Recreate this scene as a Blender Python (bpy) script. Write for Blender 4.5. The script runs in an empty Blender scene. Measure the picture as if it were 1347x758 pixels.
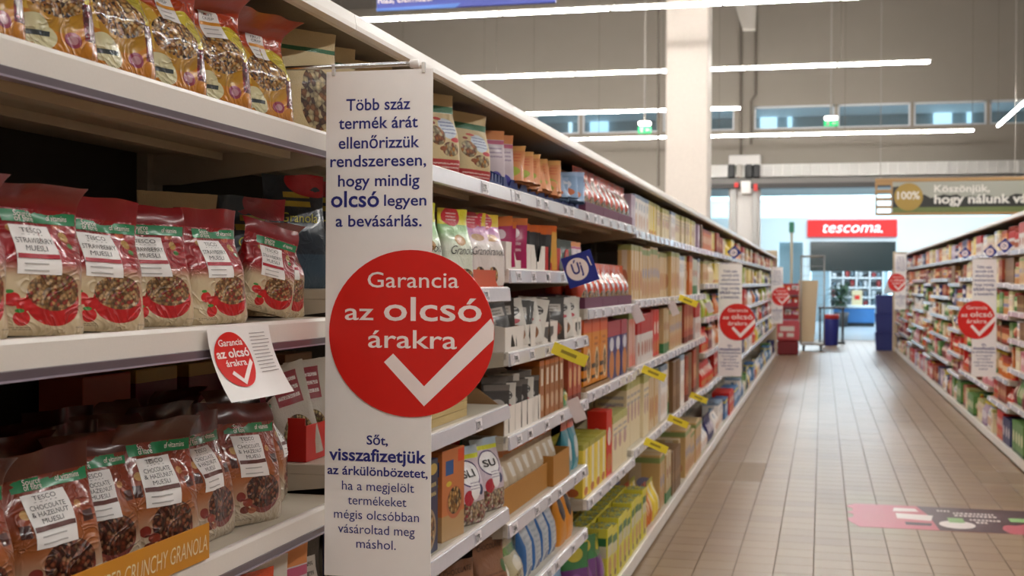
import bpy, math, random
from mathutils import Vector, Matrix, noise
S = bpy.context.scene
C = S.collection

# ------------------------------------------------------------------ camera
CAMH = 1.487
F = 1660.0
YAW, PITCH, ROLL = math.radians(13.82), math.radians(0.28), math.radians(0.30)
cam = bpy.data.cameras.new('camera')
camo = bpy.data.objects.new('camera', cam)
C.objects.link(camo)
S.camera = camo
cam.lens = F / 1347 * 36
cam.sensor_width = 36
cam.clip_end = 200
CM = Matrix.Translation((0, 0, CAMH)) @ Matrix.Rotation(YAW, 4, 'Z') @ Matrix.Rotation(math.pi / 2 - PITCH, 4, 'X') @ Matrix.Rotation(ROLL, 4, 'Z')
camo.matrix_world = CM
cam.dof.use_dof = True
cam.dof.focus_distance = 2.3
cam.dof.aperture_fstop = 8.0

# ------------------------------------------------------------------ world, exposure
w = bpy.data.worlds.new('world')
S.world = w
w.use_nodes = True
w.node_tree.nodes['Background'].inputs[0].default_value = (0.92, 0.95, 1.0, 1)
w.node_tree.nodes['Background'].inputs[1].default_value = 0.08
S.view_settings.view_transform = 'Standard'
S.view_settings.look = 'None'
S.view_settings.gamma = 1
S.view_settings.exposure = 1.20
S.cycles.max_bounces = 6
S.cycles.diffuse_bounces = 4
S.cycles.glossy_bounces = 3
S.cycles.transmission_bounces = 4
S.cycles.transparent_max_bounces = 6
S.cycles.sample_clamp_indirect = 4
S.cycles.caustics_reflective = False
S.cycles.caustics_refractive = False
STRIP = 42.0          # light strips
MALL = 260.0          # daylight of the mall beyond the entrance

# ------------------------------------------------------------------ pixel helpers (frame 1347 x 758)
def ray(px, py):
    d = CM.to_3x3() @ Vector(((px - 673.5) / F, -(py - 379) / F, -1))
    return d
def at_y(px, py, Y):
    d = ray(px, py); t = Y / d.y
    return Vector((d.x * t, Y, CAMH + d.z * t))
def YX(px, X, py=373):
    """world y of the point of the vertical plane x = X seen at pixel column px"""
    d = ray(px, py); return d.y * X / d.x
def at_z(px, py, z):
    d = ray(px, py); t = (z - CAMH) / d.z
    return Vector((d.x * t, d.y * t, z))

# ------------------------------------------------------------------ colours, materials
def lin(c):
    if isinstance(c, str):
        c = tuple(int(c[i:i + 2], 16) for i in (0, 2, 4))
    r = []
    for v in c[:3]:
        v = v / 255
        r.append(v / 12.92 if v <= 0.04045 else ((v + 0.055) / 1.055) ** 2.4)
    return (*r, 1)
MATS = {}
def mat(name, col, rough=0.5, metal=0, coat=0, emis=0, bump=0, bscale=40, alpha=1, var=0.06, trans=0, spec=0.5):
    if name in MATS: return MATS[name]
    m = bpy.data.materials.new(name); m.use_nodes = True
    nt = m.node_tree; b = nt.nodes['Principled BSDF']
    c = lin(col)
    b.inputs['Base Color'].default_value = c
    b.inputs['Roughness'].default_value = rough
    b.inputs['Metallic'].default_value = metal
    b.inputs['Coat Weight'].default_value = coat
    b.inputs['Coat Roughness'].default_value = 0.12
    b.inputs['Specular IOR Level'].default_value = spec
    b.inputs['Alpha'].default_value = alpha
    b.inputs['Transmission Weight'].default_value = trans
    if emis:
        b.inputs['Emission Color'].default_value = c
        b.inputs['Emission Strength'].default_value = emis
    if var or bump:
        tc = nt.nodes.new('ShaderNodeTexCoord'); nz = nt.nodes.new('ShaderNodeTexNoise')
        nz.inputs['Scale'].default_value = bscale; nz.inputs['Detail'].default_value = 3
        nt.links.new(tc.outputs['Object'], nz.inputs['Vector'])
        if var and not emis:
            hs = nt.nodes.new('ShaderNodeHueSaturation'); hs.inputs['Color'].default_value = c
            mr = nt.nodes.new('ShaderNodeMapRange')
            mr.inputs['To Min'].default_value = 1 - var; mr.inputs['To Max'].default_value = 1 + var
            nt.links.new(nz.outputs['Fac'], mr.inputs['Value'])
            nt.links.new(mr.outputs[0], hs.inputs['Value'])
            nt.links.new(hs.outputs[0], b.inputs['Base Color'])
        if bump:
            bp = nt.nodes.new('ShaderNodeBump'); bp.inputs['Strength'].default_value = bump
            bp.inputs['Distance'].default_value = 0.01
            nt.links.new(nz.outputs['Fac'], bp.inputs['Height'])
            nt.links.new(bp.outputs[0], b.inputs['Normal'])
    MATS[name] = m
    return m

def art(name, base, layers, rough=0.35, coat=0.0, bump=0.0, bscale=25):
    """printed packaging: flat shapes in the face's UV square (u across, v up)"""
    if name in MATS: return MATS[name]
    m = bpy.data.materials.new(name); m.use_nodes = True
    nt = m.node_tree; N = nt.nodes; L = nt.links; b = N['Principled BSDF']
    b.inputs['Roughness'].default_value = rough
    b.inputs['Coat Weight'].default_value = coat
    b.inputs['Coat Roughness'].default_value = 0.1
    tc = N.new('ShaderNodeTexCoord'); sp = N.new('ShaderNodeSeparateXYZ')
    L.new(tc.outputs['UV'], sp.inputs[0])
    def mth(op, a, c=None, d=None):
        n = N.new('ShaderNodeMath'); n.operation = op
        for i, x in enumerate((a, c, d)):
            if x is None: continue
            if isinstance(x, (int, float)): n.inputs[i].default_value = x
            else: L.new(x, n.inputs[i])
        return n.outputs[0]
    U, V = sp.outputs[0], sp.outputs[1]
    rgb = N.new('ShaderNodeRGB'); rgb.outputs[0].default_value = lin(base); cur = rgb.outputs[0]
    def rectm(x0, x1, y0, y1):
        return mth('MULTIPLY', mth('COMPARE', U, (x0 + x1) / 2, (x1 - x0) / 2), mth('COMPARE', V, (y0 + y1) / 2, (y1 - y0) / 2))
    def ellm(cx, cy, rx, ry):
        vm = N.new('ShaderNodeVectorMath'); vm.operation = 'MULTIPLY_ADD'
        L.new(tc.outputs['UV'], vm.inputs[0])
        vm.inputs[1].default_value = (1 / rx, 1 / ry, 0); vm.inputs[2].default_value = (-cx / rx, -cy / ry, 0)
        ln = N.new('ShaderNodeVectorMath'); ln.operation = 'LENGTH'; L.new(vm.outputs[0], ln.inputs[0])
        return mth('LESS_THAN', ln.outputs['Value'], 1.0)
    def mix(fac, col):
        nonlocal cur
        mx = N.new('ShaderNodeMix'); mx.data_type = 'RGBA'
        L.new(fac, mx.inputs['Factor']); L.new(cur, mx.inputs['A'])
        if isinstance(col, (str, tuple)): mx.inputs['B'].default_value = lin(col)
        else: L.new(col, mx.inputs['B'])
        cur = mx.outputs['Result']
    for ly in layers:
        k = ly[0]
        if k == 'rect': mix(rectm(*ly[1:5]), ly[5])
        elif k == 'ell': mix(ellm(*ly[1:5]), ly[5])
        elif k == 'grad':
            mr = N.new('ShaderNodeMapRange'); mr.interpolation_type = 'SMOOTHSTEP'
            L.new(V, mr.inputs['Value']); mr.inputs['From Min'].default_value = ly[1]; mr.inputs['From Max'].default_value = ly[2]
            mix(mr.outputs[0], ly[3])
        elif k in ('cells', 'rcells'):
            vo = N.new('ShaderNodeTexVoronoi'); vo.inputs['Scale'].default_value = ly[6]
            vs = N.new('ShaderNodeMapping'); L.new(tc.outputs['UV'], vs.inputs[0]); vs.inputs['Scale'].default_value = (1, 1.45, 1)
            L.new(vs.outputs[0], vo.inputs['Vector'])
            sx = N.new('ShaderNodeSeparateColor'); L.new(vo.outputs['Color'], sx.inputs[0])
            cr = N.new('ShaderNodeValToRGB'); L.new(sx.outputs[0], cr.inputs[0])
            cr.color_ramp.interpolation = 'CONSTANT'
            cols = ly[5]; els = cr.color_ramp.elements
            els[1].position = 1 / len(cols)
            for i in range(2, len(cols)): els.new(i / len(cols))
            for i, cc in enumerate(cols): els[i].color = lin(cc)
            sh = N.new('ShaderNodeMix'); sh.data_type = 'RGBA'; sh.blend_type = 'MULTIPLY'
            L.new(cr.outputs[0], sh.inputs['A'])
            mr = N.new('ShaderNodeMapRange'); L.new(vo.outputs['Distance'], mr.inputs['Value'])
            mr.inputs['From Max'].default_value = 0.8; mr.inputs['To Min'].default_value = 1.1; mr.inputs['To Max'].default_value = 0.25
            cm = N.new('ShaderNodeCombineColor')
            for i in range(3): L.new(mr.outputs[0], cm.inputs[i])
            L.new(cm.outputs[0], sh.inputs['B']); sh.inputs['Factor'].default_value = 1
            mix((ellm if k == 'cells' else rectm)(*ly[1:5]), sh.outputs['Result'])
        elif k == 'lines':      # a block of small print too small to read
            x0, x1, y0, y1, col, n = ly[1:7]
            st = mth('FRACT', mth('MULTIPLY', mth('SUBTRACT', V, y0), n / (y1 - y0)))
            a = mth('COMPARE', st, 0.5, 0.22)
            nz = N.new('ShaderNodeTexNoise'); nz.inputs['Scale'].default_value = 60; L.new(tc.outputs['UV'], nz.inputs['Vector'])
            a = mth('MULTIPLY', a, mth('GREATER_THAN', nz.outputs['Fac'], 0.45))
            mix(mth('MULTIPLY', mth('MULTIPLY', a, rectm(x0, x1, y0, y1)), 0.75), col)
    L.new(cur, b.inputs['Base Color'])
    if bump:
        nz = N.new('ShaderNodeTexNoise'); nz.inputs['Scale'].default_value = bscale; nz.inputs['Detail'].default_value = 2
        nz.inputs['Distortion'].default_value = 1.2
        L.new(tc.outputs['Object'], nz.inputs['Vector'])
        bp = N.new('ShaderNodeBump'); bp.inputs['Strength'].default_value = bump; bp.inputs['Distance'].default_value = 0.012
        # sharp creases of a plastic film where the noise crosses its middle, on soft dents
        cr_ = mth('POWER', mth('SUBTRACT', 1.0, mth('MULTIPLY', mth('ABSOLUTE', mth('SUBTRACT', nz.outputs['Fac'], 0.5)), 3.0)), 6.0)
        L.new(mth('ADD', nz.outputs['Fac'], mth('MULTIPLY', cr_, 0.35)), bp.inputs['Height']); L.new(bp.outputs[0], b.inputs['Normal'])
    MATS[name] = m
    return m

# ------------------------------------------------------------------ mesh builder
_tc = {}
def glyphs(s, off=0.0, shear=0.0):
    key = (s, off, shear)
    if key not in _tc:
        cu = bpy.data.curves.new('t', 'FONT'); cu.body = s; cu.offset = off; cu.shear = shear; cu.resolution_u = 3
        o = bpy.data.objects.new('t', cu)
        me = o.to_mesh()
        vs = [(v.co.x, v.co.y) for v in me.vertices]
        fs = [tuple(p.vertices) for p in me.polygons]
        o.to_mesh_clear(); bpy.data.objects.remove(o); bpy.data.curves.remove(cu)
        _tc[key] = (vs, fs)
    return _tc[key]

class MB:
    def __init__(s): s.v = []; s.f = []; s.m = []; s.uv = []; s.sm = []; s.T = None
    def add(s, vs, fs, m=0, uvs=None, smooth=False):
        b = len(s.v)
        if s.T is not None: vs = [s.T @ Vector(p) for p in vs]
        s.v += [tuple(p) for p in vs]
        for i, f in enumerate(fs):
            s.f.append(tuple(b + k for k in f)); s.m.append(m); s.sm.append(smooth)
            s.uv.append([uvs[k] for k in f] if uvs else [(0.5, 0.5)] * len(f))
        return s
    def box(s, x0, x1, y0, y1, z0, z1, m=0, c=0.0, uvr=None):
        xs, ys, zs = (x0, x1), (y0, y1), (z0, z1)
        c = min(c, (x1 - x0) / 3, (y1 - y0) / 3, (z1 - z0) / 3)
        def uvof(p, ax):
            v = (p[2] - z0) / (z1 - z0)
            if ax == 0: u = (p[1] - y0) / (y1 - y0)
            elif ax == 1: u = (p[0] - x0) / (x1 - x0)
            else: u = (p[0] - x0) / (x1 - x0); v = 0.985 if p[2] > (z0 + z1) / 2 else 0.01
            if uvr: u = uvr[0] + u * (uvr[1] - uvr[0]); v = uvr[2] + v * (uvr[3] - uvr[2])
            return (u, v)
        if c <= 0:
            P = [(xs[i], ys[j], zs[k]) for i in (0, 1) for j in (0, 1) for k in (0, 1)]
            Fs = [((0, 1, 3, 2), 0), ((4, 6, 7, 5), 0), ((0, 4, 5, 1), 1), ((2, 3, 7, 6), 1), ((0, 2, 6, 4), 2), ((1, 5, 7, 3), 2)]
            for f, ax in Fs:
                s.add([P[i] for i in f], [(0, 1, 2, 3)], m, [uvof(P[i], ax) for i in f])
            return s
        # chamfered box: three points per corner
        ctr = ((x0 + x1) / 2, (y0 + y1) / 2, (z0 + z1) / 2)
        def pt(i, j, k, ax):
            p = [xs[i], ys[j], zs[k]]
            for a in range(3):
                if a != ax: p[a] += c if (i, j, k)[a] == 0 else -c
            return tuple(p)
        def face(pts, ax, nrm):
            a = Vector(pts[1]) - Vector(pts[0]); b2 = Vector(pts[2]) - Vector(pts[0])
            if a.cross(b2).dot(Vector(nrm)) < 0: pts = pts[::-1]
            s.add(pts, [tuple(range(len(pts)))], m, [uvof(p, ax) for p in pts])
        for ax in range(3):
            for sd in (0, 1):
                o = [a for a in range(3) if a != ax]
                pts = []
                for q in ((0, 0), (1, 0), (1, 1), (0, 1)):
                    idx = [0, 0, 0]; idx[ax] = sd; idx[o[0]] = q[0]; idx[o[1]] = q[1]
                    pts.append(pt(*idx, ax))
                n = [0, 0, 0]; n[ax] = 1 if sd else -1
                face(pts, ax, n)
        for ax in range(3):
            o = [a for a in range(3) if a != ax]
            for q in ((0, 0), (1, 0), (1, 1), (0, 1)):
                pts = []
                for e, fa in ((0, o[0]), (1, o[0]), (1, o[1]), (0, o[1])):
                    idx = [0, 0, 0]; idx[ax] = e; idx[o[0]] = q[0]; idx[o[1]] = q[1]
                    pts.append(pt(*idx, fa))
                n = [0, 0, 0]; n[o[0]] = q[0] * 2 - 1; n[o[1]] = q[1] * 2 - 1
                face(pts, o[0], n)
        for i in (0, 1):
            for j in (0, 1):
                for k in (0, 1):
                    face([pt(i, j, k, a) for a in range(3)], 1, (i * 2 - 1, j * 2 - 1, k * 2 - 1))
        return s
    def prism(s, prof, t0, t1, axis='y', m=0):
        """prof: polygon; extruded along axis.  axis y: prof = (x, z); x: (y, z); z: (x, y)"""
        def P(a, b, t): return (a, t, b) if axis == 'y' else ((t, a, b) if axis == 'x' else (a, b, t))
        n = len(prof)
        ar = sum(prof[i][0] * prof[(i + 1) % n][1] - prof[(i + 1) % n][0] * prof[i][1] for i in range(n))
        if (ar > 0) != (axis in 'xz'): prof = prof[::-1]
        vs = [P(a, b, t0) for a, b in prof] + [P(a, b, t1) for a, b in prof]
        fs = [(i, (i + 1) % n, n + (i + 1) % n, n + i) for i in range(n)] + [tuple(range(n))[::-1], tuple(range(n, 2 * n))]
        a0 = min(p[0] for p in prof); a1 = max(p[0] for p in prof); b0 = min(p[1] for p in prof); b1 = max(p[1] for p in prof)
        uv = [((a - a0) / (a1 - a0 + 1e-9), (b - b0) / (b1 - b0 + 1e-9)) for a, b in prof] * 2
        return s.add(vs, fs, m, uv)
    def tube(s, pts, r, n=8, m=0, cap=True):
        pts = [Vector(p) for p in pts]; vs = []; fs = []
        for i, p in enumerate(pts):
            d = (pts[min(i + 1, len(pts) - 1)] - pts[max(i - 1, 0)]).normalized()
            a = d.orthogonal().normalized()
            if i and abs(a.dot(pa)) < 0.999: a = (pa - d * pa.dot(d)).normalized()
            pa = a; b = d.cross(a)
            rr = r[i] if isinstance(r, (list, tuple)) else r
            vs += [p + (a * math.cos(t) + b * math.sin(t)) * rr for t in [2 * math.pi * k / n for k in range(n)]]
        for i in range(len(pts) - 1):
            fs += [(i * n + k, i * n + (k + 1) % n, (i + 1) * n + (k + 1) % n, (i + 1) * n + k) for k in range(n)]
        if cap: fs += [tuple(range(n))[::-1], tuple(range((len(pts) - 1) * n, len(pts) * n))]
        return s.add(vs, fs, m, smooth=n > 6)
    def lathe(s, prof, c=(0, 0, 0), n=14, m=0):
        vs = []; fs = []; uv = []
        z0 = prof[0][1]; z1 = prof[-1][1]
        for r, z in prof:
            for k in range(n + 1):
                t = 2 * math.pi * k / n - math.pi / 2
                vs.append((c[0] + r * math.cos(t), c[1] + r * math.sin(t), c[2] + z)); uv.append(((k / n * 2 + 0.5) % 1.0001, (z - z0) / (z1 - z0)))
        for i in range(len(prof) - 1):
            fs += [(i * (n + 1) + k, i * (n + 1) + k + 1, (i + 1) * (n + 1) + k + 1, (i + 1) * (n + 1) + k) for k in range(n)]
        return s.add(vs, fs, m, uv, True)
    def text(s, t, fn, cx, by, size=None, width=None, m=0, off=0.0, shear=0.0, xh=None, align='c'):
        vs, fs = glyphs(t, off, shear)
        if not vs: return s
        a = min(p[0] for p in vs); b = max(p[0] for p in vs)
        sx = (width / (b - a)) if width else size
        sy = size if size else sx
        x0 = cx - (b - a) * sx / 2 if align == 'c' else cx
        return s.add([fn(x0 + (x - a) * sx, by + y * sy) for x, y in vs], fs, m)
    def grid(s, fn, nu, nv, m=0, smooth=True, flip=False):
        vs = []; uv = []
        for j in range(nv + 1):
            for i in range(nu + 1):
                u, v = i / nu, j / nv
                vs.append(fn(u, v)); uv.append((u, v))
        fs = []
        for j in range(nv):
            for i in range(nu):
                f = (j * (nu + 1) + i, j * (nu + 1) + i + 1, (j + 1) * (nu + 1) + i + 1, (j + 1) * (nu + 1) + i)
                fs.append(f[::-1] if flip else f)
        return s.add(vs, fs, m, uv, smooth)
    def mesh(s, name, mats):
        me = bpy.data.meshes.new(name)
        me.from_pydata(s.v, [], s.f)
        me.polygons.foreach_set('material_index', s.m)
        me.polygons.foreach_set('use_smooth', s.sm)
        ul = me.uv_layers.new(name='UVMap')
        flat = [c for f in s.uv for p in f for c in p]
        ul.data.foreach_set('uv', flat)
        for mm in (mats if isinstance(mats, (list, tuple)) else [mats]): me.materials.append(mm)
        me.update()
        return me
    def build(s, name, mats, parent=None, loc=(0, 0, 0), rot=(0, 0, 0)):
        return link(name, s.mesh(name, mats), parent, loc, rot)
def link(name, me, parent=None, loc=(0, 0, 0), rot=(0, 0, 0)):
    o = bpy.data.objects.new(name, me); C.objects.link(o)
    o.location = loc; o.rotation_euler = rot
    if parent: o.parent = parent
    return o
def tag(o, label, cat, group=None):
    o['label'] = label; o['category'] = cat
    if group: o['group'] = group
    return o
def thing(name, label, cat, loc=(0, 0, 0), rotz=0, group=None):
    o = bpy.data.objects.new(name, None); C.objects.link(o)
    o.empty_display_size = 0.05; o.location = loc; o.rotation_euler = (0, 0, rotz)
    return tag(o, label, cat, group)
def struct(name, mb, m, parent=None):
    o = mb.build(name, m, parent)
    if not parent: o['kind'] = 'structure'
    return o
def clone(o, parent=None):
    c = o.copy(); C.objects.link(c); c.parent = parent
    for ch in KIDS.get(o.name, []):
        d = clone(ch, c)
    return c
KIDS = {}
ORD = 'first second third fourth fifth sixth seventh eighth ninth tenth eleventh twelfth thirteenth fourteenth fifteenth sixteenth seventeenth eighteenth nineteenth twentieth'.split()
def ordw(n):
    if n <= 20: return ORD[n - 1]
    return '%d%s' % (n, {1: 'st', 2: 'nd', 3: 'rd'}.get(n % 10, 'th') if n % 100 not in (11, 12, 13) else 'th')
rnd = random.Random(7)

# ------------------------------------------------------------------ shared materials
white_metal = mat('shelf enamel', 'e8e2dc', 0.32, bump=0.02, bscale=300, var=0.03)
cream_metal = mat('shelf cream', 'bdb3a2', 0.45, var=0.05)
dark_panel = mat('back panel dark', '342e2a', 0.7, var=0.1)
rust_panel = mat('back panel rust', '7a3826', 0.7, var=0.1)
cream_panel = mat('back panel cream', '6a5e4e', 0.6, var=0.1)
strip_grey = mat('ticket strip', '5e525a', 0.3, coat=0.3)
rail_white = mat('ticket rail', 'cfcdd6', 0.25, coat=0.4, var=0.05, bscale=60)
chrome = mat('chrome', 'c8c8c8', 0.2, metal=1, var=0)
steel = mat('painted steel', 'a8a29a', 0.5)
black = mat('black plastic', '141414', 0.5)
paper = mat('paper', 'f2eeec', 0.6, var=0.02)
ink_blue = mat('ink blue', '22267a', 0.6, var=0)
ink_red = mat('ink red', 'd6180e', 0.4, var=0.02)
ink_white = mat('ink white', 'f7e9e6', 0.5, var=0)
ink_black = mat('ink black', '1c1a1c', 0.6, var=0)
yellow_card = mat('yellow card', 'f5de3c', 0.5, var=0.04)
blue_card = mat('blue card', '1a2a86', 0.4, var=0.02)
cardboard = mat('cardboard', '9a7650', 0.8, var=0.12, bscale=25)
card_dark = mat('cardboard inside', '6e5236', 0.85, var=0.12)
white_card = mat('white carton', 'e3dad2', 0.6, var=0.05)
purple_card = mat('purple carton', '6a3450', 0.6, var=0.1)
navy_card = mat('navy carton', '1d3570', 0.5, var=0.12, bscale=80)
red_card = mat('red carton', 'b81a12', 0.5, var=0.06)

# ------------------------------------------------------------------ room
WALLY = 34.2
def build_room():
    # entrance wall seen at the end of the aisle
    wall = mat('entrance wall', '928a80', 0.8, bump=0.03, bscale=3, var=0.03)
    zt, z0w, z1w, zo = 9.3, at_y(1100, 168, WALLY).z, at_y(1100, 137, WALLY).z, at_y(1100, 246, WALLY).z
    xl, xr = -20, 12
    ox0, ox1 = at_y(931, 300, WALLY).x - 0.6, 7.5
    b = MB()
    b.box(xl, xr, WALLY, WALLY + 0.3, z1w, zt)
    b.box(xl, xr, WALLY, WALLY + 0.3, zo + 0.5, z0w)
    b.box(xl, ox0, WALLY, WALLY + 0.3, 0, zo + 0.5)
    b.box(ox1, xr, WALLY, WALLY + 0.3, 0, zo + 0.5)
    struct('wall_front', b, wall)
    # pillar between the two door openings, in front of the wall
    px0, px1 = at_y(958, 300, WALLY - 0.3).x, at_y(1000, 300, WALLY - 0.3).x
    b = MB(); b.box(px0, px1, WALLY - 0.25, WALLY - 0.001, 0, at_y(980, 205, WALLY).z, c=0.03)
    t = struct('trim_1', b, mat('pillar cladding', 'd6d2ce', 0.5))
    b = MB()
    for px in (965, 993):
        x = at_y(px, 300, WALLY - 0.3).x; b.box(x - 0.06, x + 0.06, WALLY - 0.33, WALLY - 0.25, 0, at_y(980, 228, WALLY).z)
    b.build('door_guide', mat('guide rail', 'a8a7a4', 0.4, metal=0.3), t)
    # lintel: shutter box with louvre plates
    zl0, zl1 = at_y(1100, 246, WALLY - 0.5).z, at_y(1100, 232, WALLY - 0.5).z
    b = MB(); b.box(ox0, ox1, WALLY - 0.45, WALLY, zl0, zl1, c=0.02)
    t2 = struct('trim_2', b, mat('shutter box', '6e6a66', 0.5))
    b = MB(); b.box(ox0, ox1, WALLY - 0.47, WALLY - 0.4, zl0, zl0 + 0.12); b.build('bottom_bar', mat('shutter bar', '34302e', 0.5), t2)
    z2, z3 = at_y(1100, 231, WALLY - 0.5).z, at_y(1100, 214, WALLY - 0.5).z
    sh = MB(); sh.prism([(WALLY - 0.5, z2), (WALLY - 0.36, z3), (WALLY - 0.02, z3), (WALLY - 0.02, z2)], ox0, ox1, 'x')
    sh.build('roller_housing', mat('roller housing', 'd6d4d0', 0.4), t2)
    rb = MB(); rb.box(-0.012, 0.012, -0.06, 0, 0, z3 - z2 - 0.04, c=0.005); me = rb.mesh('rib', mat('rib white', 'e8e6e2', 0.4))
    for i in range(42):
        link('rib', me, t2, (at_y(1006, 220, WALLY).x + i * 0.24, WALLY - 0.5, z2 + 0.02))
    # high window band
    nwin = 1
    for (p0, p1) in ((556, 640), (644, 700), (704, 762), (766, 868), (872, 966), (992, 1098), (1102, 1198), (1202, 1298), (1302, 1400), (1404, 1500)):
        xa, xb = at_y(p0, 150, WALLY).x, at_y(p1, 150, WALLY).x
        b = MB()
        for q in ((xa, xb, z0w - 0.001, z0w + 0.04), (xa, xb, z1w - 0.06, z1w), (xa, xa + 0.05, z0w, z1w), (xb - 0.05, xb, z0w, z1w)):
            b.box(q[0], q[1], WALLY + 0.05, WALLY + 0.12, q[2], q[3])
        win = struct('window_%d' % nwin, b, mat('window frame', 'c8ccd0', 0.4)); nwin += 1
        g = MB(); g.box(xa + 0.05, xb - 0.05, WALLY + 0.08, WALLY + 0.09, z0w + 0.04, z1w - 0.06)
        g.build('pane', mat('window glass', 'cfe2ea', 0.03, trans=0.9, var=0), win)
    b = MB()
    for p0, p1 in ((868, 872), (966, 992), (1098, 1102), (1198, 1202), (1298, 1302), (640, 644), (700, 704), (762, 766)):
        b.box(at_y(p0, 150, WALLY).x, at_y(p1, 150, WALLY).x, WALLY + 0.01, WALLY + 0.25, z0w, z1w)
    struct('trim_3', b, wall)
    # gallery behind the high windows
    b = MB(); b.box(xl, xr, WALLY + 4, WALLY + 4.2, z0w - 1.5, zt)
    g = struct('wall_gallery', b, mat('gallery wall', 'a8b6ba', 0.7))
    for p0, p1, cc in ((1000, 1022, 'c6e4f4'), (1036, 1042, 'bfe0f0'), (1228, 1252, 'c6e4f4'), (1272, 1278, 'bfe0f0'), (776, 800, 'b8dcf0'), (748, 752, 'd8eef8')):
        q = MB(); xa, xb = at_y(p0, 150, WALLY + 3.9).x, at_y(p1, 150, WALLY + 3.9).x
        q.box(xa, xb, WALLY + 3.9, WALLY + 3.98, z0w - 0.8, z1w + 0.4)
        q.build('lit_panel', mat('lit panel ' + cc, cc, 0.5, emis=0.9), g)
    # hall walls and ceiling outside the frame
    hw = mat('hall wall', '96908a', 0.8)
    b = MB(); b.box(-20.2, -20, -8, WALLY, 0, zt); struct('wall_left', b, hw)
    b = MB(); b.box(12, 12.2, -8, WALLY, 0, zt); struct('wall_right', b, hw)
    b = MB(); b.box(-20, 12, -8.2, -8, 0, zt); struct('wall_back', b, hw)
    b = MB(); b.box(-20, 12, -8, WALLY, zt, zt + 0.2); struct('ceiling', b, mat('ceiling', '84807c', 0.8))
    b = MB()
    xa = at_y(952, 0, WALLY - 3).x
    b.prism([(xa, 9.2), (at_y(976, 37, WALLY - 3).x, at_y(976, 37, WALLY - 3).z), (at_y(993, 37, WALLY - 3).x, at_y(993, 37, WALLY - 3).z), (at_y(996, 0, WALLY - 3).x, 9.2)], WALLY - 3, WALLY - 2.6, 'y')
    struct('trim_4', b, mat('roof brace', 'c9c4bc', 0.6))
    # column
    ya = 18.9
    p0, p1 = at_y(875, 200, ya), at_y(931, 200, ya)
    b = MB(); b.box(p0.x, p1.x, ya, ya + (p1.x - p0.x), 0, 9.25, c=0.02)
    struct('trim_5', b, mat('column paint', 'd6ccc2', 0.6, bump=0.03, bscale=20))
build_room()

def build_floor():
    tile = mat('floor tile', 'c3a88c', 0.3, bump=0.04, bscale=12, var=0.08)
    nt = tile.node_tree; oi = nt.nodes.new('ShaderNodeObjectInfo')
    grout = mat('grout', '57483c', 0.85)
    b = MB(); b.box(-20, 12, -8, WALLY + 0.3, -0.1, -0.0035)
    fl = struct('floor', b, grout)
    T = 0.2
    near = []; rest = MB()
    tm = {}
    def tilemesh(k):
        q = MB(); q.box(0.0022, T - 0.0022, 0.0012, T - 0.0012, -0.006, 0, c=0.0012)
        return q.mesh('tile', tile2[k])
    tile2 = []
    for k, cc in enumerate(('8e765c', '927a60', '8a725a', '907860')):
        m = mat('floor tile %d' % k, cc, 0.34, bump=0.03, bscale=9, var=0.07, coat=0.0, spec=0.36)
        tile2.append(m)
    tile2.append(mat('floor tile worn', '8a745c', 0.5, var=0.1, spec=0.3))
    mes = [tilemesh(k) for k in range(5)]
    r = random.Random(3)
    x00 = at_z(1070, 745, 0).x % T
    cols = [x00 - 9 * T + i * T for i in range(22)]
    cand = []
    for ci, x in enumerate(cols):
        if x < -1.15 or x > 1.85: continue
        off = r.uniform(0, 0.03) if ci % 2 else r.uniform(-0.02, 0.01)
        j = 0
        y = 5.6 + off
        while y < WALLY - 0.3:
            cand.append((x, y)); y += T
    def seen(x, y):
        p = CM.inverted() @ Vector((x + T / 2, y + T / 2, 0)); u = 673.5 + F * p.x / -p.z; v = 379 - F * p.y / -p.z
        return -20 < u < 1370 and v < 775 and x > -1.0 and x < 1.5
    vis = sorted([c for c in cand if seen(*c)], key=lambda c: c[1])
    first = set(vis[:300])
    for c in vis[:300]:
        k = r.choice((0, 0, 1, 1, 2, 3))
        p = CM.inverted() @ Vector((c[0] + T / 2, c[1] + T / 2, 0)); u = 673.5 + F * p.x / -p.z; v = 379 - F * p.y / -p.z
        if (925 < u < 1000 and 610 < v < 634) or (1205 < u < 1265 and 553 < v < 566) or (1285 < u < 1345 and 622 < v < 638): k = 4
        link('tile', mes[k], fl, (c[0], c[1], 0))
    for c in cand:
        if c in first: continue
        z = r.uniform(-0.0003, 0.0002)
        rest.box(c[0] + 0.0022, c[0] + T - 0.0022, c[1] + 0.0012, c[1] + T - 0.0012, -0.006, z, m=r.choice((0, 0, 1, 1, 2, 3)))
    # the rest of the hall's floor, outside the aisle
    for xa, xb, ya, yb in ((-20, -1.1, -8, WALLY), (1.86, 12, -8, WALLY), (-1.1, 1.86, -8, 5.55)):
        rest.box(xa, xb, ya, yb, -0.005, -0.0015, m=1)
    o = rest.build('floor_tiles', tile2, fl); o['kind'] = 'stuff'
    # darker repair strips
    return fl
build_floor()

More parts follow.
